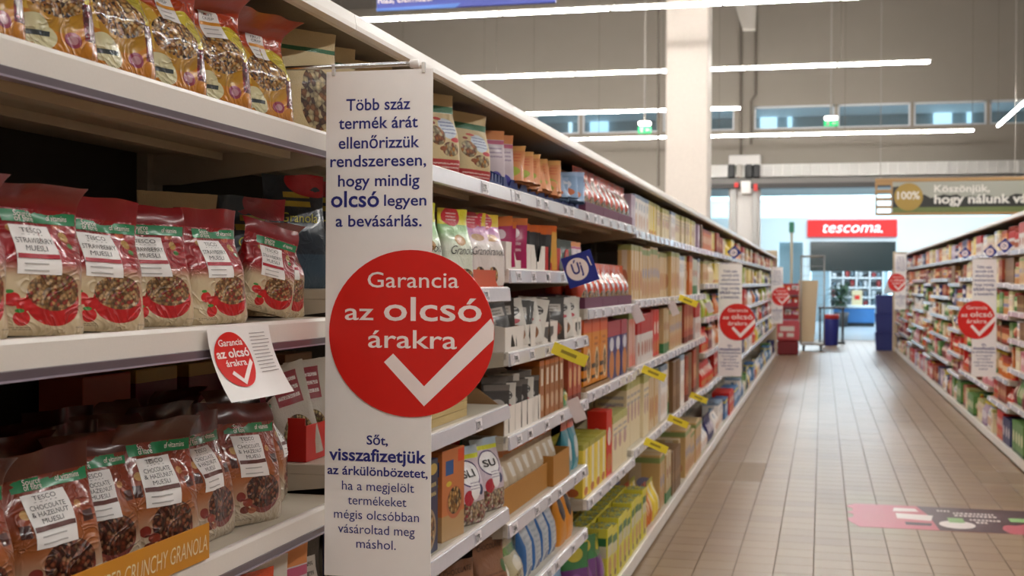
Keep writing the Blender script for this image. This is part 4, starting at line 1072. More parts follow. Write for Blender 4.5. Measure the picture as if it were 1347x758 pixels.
def bay3():
    X = XS - 0.02
    P = lambda px, py=373: YX(px, X, py)
    e = LY(4)
    # second shelf: white and red notched trays
    y0 = LY(3) + 0.015
    m = [white_card, white_card, red_card, red_card]
    ys = [y0, P(695), P(714), P(731), P(745)]
    for i in range(4):
        tray(['white notched tray with magenta sachets', 'white notched tray with black sachets', 'red notched tray with orange sachet', 'second red notched tray, half empty'][i], -1, 3, 1, ys[i] + 0.002, ys[i + 1] - 0.002, 0.3, 0.085, 0.1, m[i], notch=1, dx=0.0)
    for i in range(5):
        put('pouch', 'magenta', (0.085, 0.022, 0.15 + 0.012 * (i % 2)), -1, 3, 1, y0 + 0.055 + 0.045 * i, 'magenta sachet with orange top', dx=0.02 + 0.01 * (i % 3), rz=-1.0 + rnd.uniform(-0.2, 0.3), roll=rnd.uniform(-0.1, 0.05), dz=0.005)
    y = ys[1] + 0.02
    while y < ys[2] + 0.06:
        put('pouch', 'blackorange', (0.085, 0.022, 0.15), -1, 3, 1, y, 'black sachet with orange top', dx=0.03, rz=-1.0 + rnd.uniform(-0.2, 0.3), roll=rnd.uniform(-0.1, 0.1), dz=0.005); y += 0.04
    for i in range(2): put('pouch', 'orangegreen', (0.095, 0.022, 0.16), -1, 3, 1, ys[2] + 0.09 + 0.035 * i, 'orange and green sachet', dx=0.02, rz=-0.8, dz=0.004)
    for i in range(9): put('pouch', 'darkgreen' if i < 6 else 'slim', (0.11, 0.02, 0.13), -1, 3, 1, ys[3] + 0.0 + 0.05 * i, ['dark green pack', 'pale pink pack'][i > 5] + ' leaning back', dx=0.03 + 0.01 * (i % 2), rz=-1.1, tilt=-0.4, dz=0.006)
    # third shelf: white trays with snack bags
    ya = LY(3) + 0.01
    yc = [ya, P(706, 440), P(729, 440), P(741, 440), P(752, 440), P(762, 440)]
    for i in range(5):
        tray('white snack tray on the third bay, %s from its near end' % ordw(i + 1), -1, 3, 2, yc[i] + 0.002, yc[i + 1] - 0.002, 0.28, 0.075, 0.11, white_card, dx=0.0)
        if i:
            w_ = yc[i + 1] - yc[i]
            b = MB(); b.prism([(w_ * 0.2, 0.058), (w_ * 0.8, 0.058), (w_ * 0.8, 0.03), (w_ * 0.5, 0.012), (w_ * 0.2, 0.03)], -0.001, 0, 'y')
            o = b.build('printed_badge', mat('ink grey', '4a4644', 0.5, var=0), [c for c in C.objects if c.name.startswith('display_tray')][-1])
    y = ya + 0.05; i = 0
    while y < yc[5] - 0.04:
        a = ('snackdark', 'snackwhite')[(i // 2) % 2]
        put('pouch', a, (0.11, 0.025, 0.155), -1, 3, 2, y, ['dark snack bag with red print', 'white snack bag with black name'][(i // 2) % 2], dx=0.02 + 0.015 * (i % 3), rz=-0.9 + rnd.uniform(-0.3, 0.4), dz=0.008, roll=rnd.uniform(-0.16, 0.16), tilt=rnd.uniform(-0.25, 0)); y += 0.06; i += 1
    for i in range(9):
        put('pouch', 'snackdark', (0.11, 0.03, 0.15), -1, 3, 2, ya + 0.08 + i * 0.12, 'dark snack bag at the back', dx=0.16, rz=-0.9, roll=rnd.uniform(-0.1, 0.1), dz=0.005, deep=1)
    # fourth shelf: file trays, then brown and orange boxes
    yb = [LY(3) + 0.008, P(684, 560), P(700, 560), P(708, 560)]
    for i in range(3):
        tray('white slanted file tray of sachets, %s from near end' % ordw(i + 1), -1, 3, 3, yb[i] + 0.002, yb[i + 1] - 0.002, 0.30, 0.085, 0.20, white_card, dx=0.0, mi=white_card if i else cardboard)
    y = yb[0] + 0.03; i = 0
    while y < yb[3] - 0.03:
        put('pouch', ('filesachet', 'filesachet', 'snackwhite')[i % 3], (0.085, 0.018, 0.15 + 0.02 * (i % 2)), -1, 3, 3, y, ['dark sachet', 'dark sachet', 'white sachet with blue spots'][i % 3] + ' in file tray', dx=0.03 + 0.02 * (i % 2), rz=-1.0, dz=0.004); y += 0.042; i += 1
    box_art('browncard', '9a5c28', ('rect', 0.3, 0.75, 0.55, 0.85, 'e0d0bc'), ('rect', 0, 1, 0.9, 1, 'c06a20'), ('ell', 0.55, 0.25, 0.3, 0.14, 'c8a888'))
    y = yb[3] + 0.01; y = run('carton', 'browncard', (0.075, 0.1, 0.20), -1, 3, 3, y, 5, 'brown and orange narrow carton', gap=0.008)
    y = run('pouch', 'greenfoil', (0.10, 0.05, 0.09), -1, 3, 3, y, 1, 'bright green small pack')
    run('carton', 'rust', (0.08, 0.1, 0.20), -1, 3, 3, y, max(1, int((LY(4) - 0.02 - y) / 0.083)), 'dark rust carton')
    # fifth shelf: kraft trays with cream bags
    y0 = LY(3) + 0.012
    kraft = mat('ochre carton', 'b07a34', 0.6, var=0.06)
    tray('ochre carton tray of cream flour bags', -1, 3, 4, y0, P(724, 640), 0.2, 0.09, 0.09, kraft, dx=0.02)
    tray('second ochre carton tray, taller, behind the first', -1, 3, 4, P(725, 640), P(746, 640), 0.2, 0.11, 0.11, kraft, dx=0.0)
    y = y0 + 0.01; n = 0
    while y < P(744, 640) - 0.09:
        put('pouch', 'flour', (0.1, 0.06, 0.20), -1, 3, 4, y + 0.05, 'cream flour bag with orange top', dx=0.035, dz=0.004, rz=-0.12); 
        put('pouch', 'flour', (0.1, 0.06, 0.20), -1, 3, 4, y + 0.05, 'cream flour bag with orange top', dx=0.105, dz=0.004, rz=-0.1, deep=1)
        y += 0.105
    ART['teal'] = art('teal bag', '3a8a9a', [('rect', 0, 1, 0.75, 1, 'd0502c'), ('ell', 0.5, 0.4, 0.3, 0.2, 'c8d0d0')], 0.3, 0.5, 0.3)
    run('pouch', 'teal', (0.11, 0.06, 0.22), -1, 3, 4, P(747, 640), 2, 'teal bag with orange top')
    # sixth shelf
    run('pouch', 'clearbag', (0.17, 0.1, 0.16), -1, 3, 5, LY(3) + 0.02, 2, 'clear grain bag with green band', dx=0.01)
    y = run('pouch', 'bluewhite', (0.13, 0.08, 0.215), -1, 3, 5, LY(3) + 0.38, 4, 'blue and white striped bag', dx=0.015)
    ART['orangedark'] = art('orange dark bag', 'd88a20', [('ell', 0.5, 0.55, 0.35, 0.18, '20202c'), ('rect', 0, 1, 0.88, 1, 'd8a040')], 0.35, 0.3, 0.2)
    run('pouch', 'orangedark', (0.125, 0.07, 0.235), -1, 3, 5, y + 0.01, 2, 'orange bag with black oval')
    # base
    run('pouch', 'clearbag', (0.2, 0.12, 0.28), -1, 3, 6, LY(3) + 0.02, 3, 'clear bag of pale grain')
    run('pouch', 'bluewhite', (0.18, 0.12, 0.28), -1, 3, 6, LY(3) + 0.66, 3, 'large white bag with blue print')
bay3()
def bay4():
    X = XS - 0.02
    P = lambda px, py=373: YX(px, X, py)
    for ti in (0, 1):
        y0 = LY(4) + 0.015 if ti == 0 else LY(4) + 0.01
        n = 0; w_ = 0.155; tw = (BW - 0.03) / 3
        for j in range(3):
            tray('purple carton tray of orange bags, %s of three, %s' % (ordw(j + 1), ['top shelf', 'second shelf'][ti]), -1, 4, ti, y0 + j * tw + 0.002, y0 + (j + 1) * tw - 0.002, 0.2, 0.045, 0.06, purple_card, dx=0.0)
            for q in range(3):
                wq = (tw - 0.016) / 3
                put('pouch', 'redmuesli', (wq, 0.08, 0.19), -1, 4, ti, y0 + j * tw + 0.008 + wq * (q + 0.5), 'glossy orange muesli bag in purple tray', dx=0.012, dz=0.004, rz=-0.1)
                put('pouch', 'redmuesli', (wq, 0.08, 0.19), -1, 4, ti, y0 + j * tw + 0.008 + wq * (q + 0.5), 'glossy orange muesli bag in purple tray', dx=0.1, dz=0.004, deep=1)
    y = run('carton', 'orangebox', (0.19, 0.09, 0.275), -1, 4, 2, LY(4) + 0.02, 3, 'orange cereal carton with round bowl picture', gap=0.006, dz=0.02)
    box_art('bottomtray', '7c5a3a')
    b = tray('low brown tray under the orange cereal cartons', -1, 4, 2, LY(4) + 0.012, LY(4) + 0.62, 0.2, 0.018, 0.018, cardboard, dx=-0.004)
    for i in range(2): put('carton', 'orangebox', (0.19, 0.09, 0.275), -1, 4, 2, LY(4) + 0.115 + i * 0.196, 'orange cereal carton with round bowl picture', dx=0.1, dz=0.02, deep=1)
    y = run('carton', 'bluebox', (0.19, 0.07, 0.27), -1, 4, 2, y + 0.01, 3, 'blue cereal carton with red top', gap=0.006)
    # fourth shelf
    y = run('carton', 'yellow', (0.14, 0.09, 0.22), -1, 4, 3, LY(4) + 0.02, 4, 'yellow carton with white stripe', rows=2, gap=0.006)
    y = run('carton', 'red', (0.15, 0.09, 0.30), -1, 4, 3, y + 0.01, 1, 'tall red carton')
    y = run('carton', 'cream', (0.15, 0.09, 0.26), -1, 4, 3, y + 0.01, 3, 'cream carton with pale print')
    # base: foil bags, kraft flap, yellow cartons
    t = tray('opened brown carton with torn flaps on the base shelf', -1, 4, 4, LY(4) + 0.02, LY(4) + 0.42, 0.34, 0.10, 0.2, white_card, dx=0.0, mi=cardboard)
    for i in range(4):
        put('pouch', ('purplegreen', 'greenfoil')[i % 2], (0.16, 0.07, 0.30), -1, 4, 4, LY(4) + 0.1 + i * 0.09, ['purple foil bag with green top', 'green foil bag'][i % 2], dx=0.03 + 0.06 * (i % 2), rz=-0.6, dz=0.005)
    for i in range(3): put('pouch', ('purplegreen', 'greenfoil')[i % 2], (0.16, 0.07, 0.28), -1, 4, 4, LY(4) + 0.1 + i * 0.12, 'foil bag deep in the carton', dx=0.2, dz=0.005, rz=-0.4)
    y = LY(4) + 0.5
    run('pouch', 'purplegreen', (0.13, 0.07, 0.26), -1, 4, 4, y, 1, 'purple foil bag', dx=0.01)
    lid = ART['yellowlid']
    _c[('carton', 'yellowbox')] = unit_carton('yellowbox', lid)
    y = LY(4) + 0.64
    for i in range(9):
        k = 4 if y + 0.07 < LY(5) else 5
        for r_ in range(3):
            put('carton', 'yellowbox', (0.13, 0.10, 0.27 - 0.02 * (r_ == 0) * (i % 3 == 1)), -1, k, 4, y + 0.068, 'yellow carton with green band', dx=0.0 + r_ * 0.108 + rnd.uniform(0, 0.006), deep=r_, rz=rnd.uniform(-0.03, 0.03))
        y += 0.141
    return y
YB = bay4()

# ------------------------------------------------------------------ generic filling of the farther bays
DESC = {'tan1': 'tan cereal carton', 'tan2': 'tan carton with white stripe', 'tangreen': 'tan carton with green foot', 'pinkred': 'pink and red carton', 'red': 'red carton',
        'cream': 'cream carton', 'white': 'white carton', 'yellow': 'yellow carton', 'lilac': 'lilac carton', 'greenw': 'white carton with green foot', 'orange': 'orange carton', 'rust': 'rust brown carton',
        'blue': 'blue carton', 'navy': 'navy carton', 'maroon': 'maroon carton', 'green': 'green carton', 'lime': 'lime carton', 'pinkw': 'pink carton', 'brown': 'brown shipping carton', 'redwhite': 'red topped white carton'}
def fill(side, k, ti, pal, kinds=('carton',), hmax=None, y0=None, y1=None, wmin=0.09, wmax=0.17, seed=0, rows=1):
    r = random.Random(k * 31 + ti * 7 + side * 3 + seed)
    tl = LT[k] if side < 0 else RT[k]
    b0 = (LY(k) if side < 0 else RY(k)) + 0.015; b1 = b0 - 0.03 + BW
    y = max(b0, y0 or b0); ye = min(b1, y1 or b1)
    z = tl[ti] if ti < len(tl) else 0.085
    zup = (2.0 if side < 0 else 2.04) if ti == 0 else tl[ti - 1]
    gap = zup - z - (0.04 if ti == 0 else 0.06)
    lo = 0.90 if (side < 0 and k in (5, 6, 7)) else 0.72
    while y < ye - wmin:
        a = r.choice(pal); kd = r.choice(kinds)
        n = r.randint(2, 4)
        w_ = r.uniform(wmin, wmax)
        if kd in ('can', 'jar', 'bottle'): w_ = r.uniform(0.08, 0.10)
        h = gap * r.uniform(lo, 0.99) if hmax is None else min(gap, hmax) * r.uniform(0.8, 1)
        if kd == 'can': h = min(h, 0.15)
        d = w_ if kd in ('can', 'jar', 'bottle') else r.uniform(0.06, 0.11)
        if ti >= len(tl) - 1 and kd == 'carton': d = r.uniform(0.12, 0.2)
        dx = r.uniform(0.0, 0.03)
        for _ in range(n):
            if y + w_ > ye: break
            for q in range(rows):
                QUEUE.append(((kd, a, (w_, d, h), side, k, ti, y + w_ / 2, DESC[a].replace('carton', {'pouch': 'bag', 'can': 'can', 'jar': 'jar', 'bottle': 'bottle', 'carton': 'carton'}[kd])), dict(dx=dx + q * (d + 0.004) + r.uniform(0, 0.004), rz=(r.uniform(-0.06, 0.06) if kd != 'carton' else 0), deep=q)))
            y += w_ + 0.003
        y += r.choice((0.003, 0.003, 0.02))
tan = ['tan1', 'tan2', 'cream']
for k in (5, 6, 7):
    fill(-1, k, 0, ['white', 'cream', 'yellow', 'tan2', 'lilac', 'cream'] + (['brown'] if k == 7 else []), seed=5, wmin=0.06, wmax=0.12)
    fill(-1, k, 1, [['tan1', 'tan2'], ['tan2', 'cream', 'yellow', 'white'], ['white', 'cream', 'greenw', 'tan1', 'orange']][k - 5], wmin=0.07, wmax=0.13)
    fill(-1, k, 2, [['pinkred', 'red', 'redwhite'], ['tangreen', 'tan1', 'tangreen'], ['redwhite', 'rust', 'pinkred', 'white']][k - 5], wmin=0.07, wmax=0.13)
    fill(-1, k, 3, [['cream', 'cream', 'tan2'], ['brown', 'tangreen', 'redwhite', 'white'], ['white', 'cream', 'rust', 'brown']][k - 5], rows=2, wmin=0.07, wmax=0.13)
fill(-1, 5, 4, ['red', 'orange', 'navy', 'yellow'], ('pouch',), y0=YB + 0.01, hmax=0.28, rows=2)
fill(-1, 6, 4, ['tangreen', 'tangreen', 'tan1', 'brown'], hmax=0.34, rows=2)
fill(-1, 7, 4, ['rust', 'red', 'tan1', 'maroon'], hmax=0.34, rows=2, y0=YB)
pals = [['orange', 'orange', 'rust', 'tan1', 'cream', 'yellow', 'redwhite'], ['yellow', 'navy', 'cream', 'lime', 'tan2'], ['lime', 'rust', 'blue', 'white', 'orange', 'red'], ['red', 'maroon', 'navy', 'cream', 'orange', 'white'],
        ['navy', 'red', 'white', 'greenw', 'yellow'], ['blue', 'yellow', 'white', 'red', 'green', 'navy']]
for k in range(8, 20):
    far = k > 12
    for ti in range(6):
        fill(-1, k, ti, pals[ti], ('carton', 'pouch', 'pouch') if ti > 1 else ('carton', 'carton', 'pouch'), wmin=0.13 if far else 0.1, wmax=0.24 if far else 0.17, hmax=0.25)
rpal = [['cream', 'rust', 'navy', 'yellow', 'white', 'redwhite', 'white', 'orange', 'lilac'], ['rust', 'orange', 'tan1', 'maroon', 'cream', 'brown'], ['tan1', 'lime', 'green', 'cream', 'rust', 'brown', 'navy'],
        ['white', 'tan2', 'maroon', 'green', 'white', 'rust', 'tan1', 'brown'], ['cream', 'green', 'red', 'tangreen', 'orange', 'pinkw', 'yellow'], ['pinkw', 'maroon', 'red', 'green', 'white', 'rust'], ['green', 'red', 'pinkw', 'navy', 'white', 'rust', 'cream', 'lilac']]
for k in range(1, NR + 1):
    far = k > 8
    for ti in range(7):
        kd = [('carton', 'jar', 'carton'), ('jar', 'carton', 'can'), ('jar', 'can', 'carton'), ('carton', 'can', 'pouch'), ('carton', 'jar', 'bottle'), ('carton', 'pouch', 'jar'), ('carton', 'carton', 'bottle')][ti]
        fill(1, k, ti, rpal[ti], kd, wmin=0.13 if far else 0.085, wmax=0.24 if far else 0.15, hmax=0.26, y0=(YX(1360, XR, 400 if ti < 3 else 520) - 0.3) if k < 3 else None, rows=2 if ti == 6 and k < 7 else 1)

flush()
# ------------------------------------------------------------------ hanging signs
def sign(X0, side, Y, ztop, wid, label, near=False, group='price guarantee signs'):
    """white card hanging from a rod, with a red disc stuck on it.  X0 = shelf-side edge"""
    s = wid / 140.0          # metres per photo pixel of the near sign
    t = thing('hanging_sign', label, 'sign', (0, 0, 0), 0, group)
    xl = X0 if side < 0 else X0 - wid
    qa = CM.inverted() @ Vector((xl + wid / 2, Y, ztop)); qb = CM.inverted() @ Vector((xl + wid / 2, Y, ztop - 1))
    ql, qr = CM.inverted() @ Vector((xl, Y, ztop)), CM.inverted() @ Vector((xl + wid, Y, ztop))
    sv = abs(qr.x / -qr.z - ql.x / -ql.z) / 140 / abs(qa.y / -qa.z - qb.y / -qb.z)
    def fn(d):
        return lambda x, y: (xl + (x - 428) * s, Y - d, ztop - (y - 95) * sv)
    b = MB(); b.box(xl, xl + wid, Y, Y + 0.002, ztop - 668 * sv, ztop, c=0.0005); b.build('card', paper, t)
    ccx = 541 if side < 0 else 541 - 88
    n = 64
    pr = [(xl + (ccx - 428 + 107 * math.cos(2 * math.pi * i / n)) * s, ztop - (440 - 95 + 109 * math.sin(2 * math.pi * i / n)) * sv) for i in range(n)]
    b = MB(); b.prism(pr, Y - 0.003, Y - 0.0005, 'y'); b.build('red_disc', ink_red, t)
    f = fn(0.0036)
    F1 = lambda x, y: f(x, -y)
    ox = ccx - 541
    b = MB()
    b.text('Garancia', lambda x, y: f(x, y), 541 + ox, 0, width=1) if False else None
    def T(mb, txt, cx, base, width, size, off, m=0, ff=None):
        g = ff or fn(0.0036)
        mb.text(txt, lambda x, y: g(x, base - y), cx, 0, size=size, width=width, m=m, off=off)
    T(b, 'Garancia', 544 + ox, 380, 118, 29, 0.004)
    T(b, 'az', 474 + ox, 423, 38, 32, 0.008)
    T(b, 'olcsó', 569.5 + ox, 423, 126, 44, 0.012)
    T(b, 'árakra', 543.5 + ox, 459, 115, 34, 0.008)
    pts = [(507, 478), (519, 466.6), (559.3, 508.4), (644, 419), (648, 428), (647.6, 446), (559.3, 534.4)]
    g = fn(0.0036)
    b.add([g(x + ox, y) for x, y in pts], [(0, 6, 2, 1), (2, 6, 5, 4, 3)])
    b.build('disc_lettering', ink_white, t)
    q = fn(0.0008)
    UL, LL = MB(), MB()
    for txt, cx, base, wd, sz, off in (('Több száz', 497, 147, 84, 22, 0.012), ('termék árát', 497, 171, 104, 22, 0.012), ('ellenőrizzük', 498, 197, 106, 22, 0.012), ('rendszeresen,', 497, 221, 126, 22, 0.012),
                              ('hogy mindig', 498, 247, 107, 22, 0.012), ('olcsó', 467, 274, 64, 30, 0.018), ('legyen', 533, 273, 55, 21, 0.012), ('a bevásárlás.', 498, 300, 113, 22, 0.012),
                              ('Sőt,', 498, 587, 28, 17, 0.016), ('visszafizetjük', 498, 609, 128, 23, 0.022), ('az árkülönbözetet,', 498, 628, 132, 17, 0.016), ('ha a megjelölt', 499, 648, 95, 17.5, 0.0), ('termékeket', 498, 667, 77, 17.5, 0.0),
                              ('mégis olcsóbban', 497, 686, 112, 17.5, 0.0), ('vásároltad meg', 497, 705, 101, 17.5, 0.0), ('máshol.', 497, 724, 52, 17.5, 0.0)):
        T(UL if base < 400 else LL, txt, cx, base, wd, sz, off, ff=q)
    UL.build('upper_lettering', ink_blue, t); LL.build('lower_lettering', ink_blue, t)
    # clips
    b = MB()
    for cx in (438, 556):
        p = fn(0)(cx, 92); b.box(p[0] - 0.003, p[0] + 0.003, Y - 0.004, Y + 0.004, ztop - 0.008, ztop + 0.012, c=0.001)
    b.build('clip', mat('clear clip', 'd8d4d0', 0.2, coat=0.5), t)
    r = thing('sign_rod', 'chrome rod holding ' + label.split(',')[0].replace('white', 'the white'), 'rod', (0, 0, 0), 0, 'sign rods')
    rz = ztop + 6.5 * s
    if side < 0: a0, a1 = X0 - 0.42, xl + 119 * s
    else: a0, a1 = X0 + 0.42, xl + 20 * s
    b = MB(); b.tube([(a0, Y + 0.001, rz), (a1, Y + 0.001, rz)], 0.0045, 10); b.build('rod', chrome, r)
    e = 1 if side < 0 else -1
    b = MB(); b.tube([(a1 - 0.012 * e, Y + 0.001, rz), (a1 + 0.003 * e, Y + 0.001, rz)], 0.008, 12); b.build('end_cap', mat('clear cap', 'ded8d4', 0.3), r)
Y1 = YX(428, XS + 0.012, 400)
pz = at_y(428, 95, Y1)
wcard = at_y(568, 400, Y1).x - at_y(428, 400, Y1).x
sign(at_y(428, 400, Y1).x, -1, Y1, pz.z, wcard, 'large white hanging price sign with red disc, in the foreground')
for px, py, lab in ((945, 347, 'small white hanging sign with red disc, midway along left gondola'), (1013, 352, 'smallest white hanging sign with red disc, at left gondola end')):
    Yn = YX(px, XS + 0.012, 400)
    if px > 1000: Yn = LY(18) 
    sign(XS + 0.012, -1, Yn, at_y(px, py, Yn).z, wcard, lab)
for px, py, lab in ((1311, 341, 'white hanging sign with red disc on the right gondola'), (1192, 334, 'far white hanging sign with red disc, right gondola end')):
    Yn = YX(px, XR - 0.012, 400)
    sign(XR - 0.012, 1, Yn, at_y(px, py, Yn).z, wcard, lab)

# paper note on the second shelf edge of bay 1
def note():
    t = thing('shelf_note', 'curled white paper note with red oval taped to the muesli shelf edge', 'note', (0, 0, 0))
    ya, yb = YX(272, XS + 0.01, 435), YX(353, XS + 0.01, 435)
    zt = LT[1][1] - 0.001
    H = 0.115
    def fn(u, v, e=0.0):
        # u along +y, v up 0..1 ; hangs off the lip and swings out
        d = (1 - v)
        x = XS + 0.010 + 0.035 * d * d + 0.01 * math.sin(u * 2.4) * d + e
        y = ya + (yb - ya) * u + 0.014 * d
        return (x, y, zt - H * d)
    b = MB(); b.grid(lambda u, v: fn(u, v), 12, 12); b.build('paper_sheet', paper, t)
    b = MB(); n = 40
    b.grid(lambda u, v: fn(0.30 + 0.27 * v * math.cos(2 * math.pi * u), 0.55 + 0.38 * v * math.sin(2 * math.pi * u), 0.0012), n, 8)
    b.build('red_oval', ink_red, t)
    b = MB(); g = lambda x, y: fn(x, y, 0.002)
    b.text('Garancia', g, 0.30, 0.74, size=0.13, width=0.36, off=0.015)
    b.text('az olcsó', g, 0.30, 0.58, size=0.17, width=0.48, off=0.025)
    b.text('árakra', g, 0.30, 0.46, size=0.13, width=0.30, off=0.015)
    b.add([g(*p) for p in ((0.18, 0.36), (0.22, 0.40), (0.31, 0.28), (0.52, 0.54), (0.54, 0.48), (0.31, 0.20))], [(0, 5, 2, 1), (2, 5, 4, 3)])
    b.build('oval_lettering', ink_white, t)
    b = MB()
    r = random.Random(2)
    for i in range(12):
        y = 0.88 - i * 0.05; x0, x1 = 0.62, 0.94 - r.uniform(0, 0.06)
        if 3 < i < 12: x1 = min(x1, 0.93)
        b.grid(lambda u, v: g(x0 + (x1 - x0) * u, y + 0.012 * v), 5, 1)
    b.build('small_print', mat('small print grey', 'a09a98', 0.6, var=0), t)
note()
# ------------------------------------------------------------------ shelf flags
def flag(px, py, Y, X, label, col=yellow_card, wd=0.13, ht=0.042, ang=-0.38, name='shelf_flag', line=True, cat='flag', grp=None):
    t = thing(name, label, cat, (X, Y, at_y(px, py, Y).z), 0, grp)
    b = MB(); c, s_ = math.cos(ang), math.sin(ang)
    def f(x, y, d=0.0): return (x * c - y * s_, -d + 0.01 * x, x * s_ + y * c)
    b.add([f(0, -ht / 2), f(wd, -ht / 2), f(wd, ht / 2), f(0, ht / 2), f(0, -ht / 2, -0.001), f(wd, -ht / 2, -0.001), f(wd, ht / 2, -0.001), f(0, ht / 2, -0.001)], [(0, 1, 2, 3), (7, 6, 5, 4), (0, 4, 5, 1), (2, 6, 7, 3), (1, 5, 6, 2), (0, 3, 7, 4)])
    b.build('card', col, t)
    if line:
        b = MB(); b.add([f(wd * 0.25, -ht * 0.12, 0.001), f(wd * 0.7, -ht * 0.12, 0.001), f(wd * 0.7, ht * 0.15, 0.001), f(wd * 0.25, ht * 0.15, 0.001)], [(0, 1, 2, 3)])
        b.build('printed_line', mat('flag print', 'a08a2c', 0.5, var=0.3, bscale=200), t)
Xf = XS + 0.014
for px, py, lab in ((727, 457, 'yellow shelf flag under the white snack trays, third bay'), (845, 485, 'yellow shelf flag above the brown carton, middle shelf'), (908, 519, 'yellow shelf flag farthest along the lower shelf'),
                    (879, 549, 'yellow shelf flag second along the lower shelf'), (848, 580, 'yellow shelf flag above the yellow cartons'), (893, 391, 'small yellow shelf flag on the second shelf, sixth bay')):
    flag(px, py, YX(px, Xf, py), Xf, lab, grp='yellow shelf flags')
for px, py, lab in ((833, 402, 'pale pink paper flag drooping from the second shelf'), (882, 397, 'white paper flag drooping from the second shelf'), (752, 525, 'white and blue paper flag hanging in the third bay'), (930, 398, 'white paper flag next to the second hanging sign')):
    flag(px, py, YX(px, Xf, py), Xf, lab, mat('flag white', 'e0d4d4', 0.5), 0.09, 0.05, -1.15, line=False, grp='white shelf flags')
def uj(px, py, Y, X, label, sz=0.115, rot=-0.3):
    t = thing('new_item_flag', label, 'flag', (X, Y, at_y(px, py, Y).z), 0, 'blue new item flags')
    c, s_ = math.cos(rot), math.sin(rot)
    f = lambda d: (lambda x, y: (x * c - y * s_, -d, x * s_ + y * c))
    h = sz / 2
    b = MB(); b.T = Matrix.Rotation(-rot, 4, 'Y'); b.box(-h, h, -0.0005, 0.0005, -h, h); b.build('card', blue_card, t)
    b = MB(); n = 32; g = f(0.0015)
    b.add([g(-0.08 * sz + 0.36 * sz * math.cos(a), 0.02 * sz + 0.36 * sz * math.sin(a)) for a in [2 * math.pi * i / n for i in range(n)]], [tuple(range(n))])
    b.add([g(0.33 * sz, 0.32 * sz), g(0.37 * sz, 0.30 * sz), g(0.40 * sz, 0.0), g(0.37 * sz, 0.0)], [(0, 3, 2, 1)])
    b.build('white_disc', ink_white, t)
    b = MB(); b.text('Új', f(0.0028), -0.08 * sz, -0.12 * sz, size=0.5 * sz, width=0.34 * sz, off=0.02); b.build('lettering', ink_blue, t)
Yu = YX(742, Xf, 355)
uj(763, 354, Yu, at_y(763, 354, Yu).x, 'blue square flag with white disc reading Új, tilted, third bay', 0.115, 0.32)
for px, py, lab in ((966, 332, 'small blue and white round flag above the second hanging sign'), (963, 451, 'blue and white flag low beside the second hanging sign')):
    Yq = YX(958, Xf, py); uj(px, py, Yq, at_y(px, py, Yq).x, lab, 0.10, 0.7)
for px, py, lab in ((1270, 333, 'blue new item flag left of a pair, right gondola'), (1303, 331, 'blue new item flag of the pair nearer, left one'), (1322, 323, 'blue new item flag of the pair nearer, right one'), (1262, 422, 'blue new item flag half behind the right sign')):
    Yq = YX(px + 8, XR - 0.01, py); uj(px, py, Yq, at_y(px, py, Yq).x, lab, 0.09, 0.75)

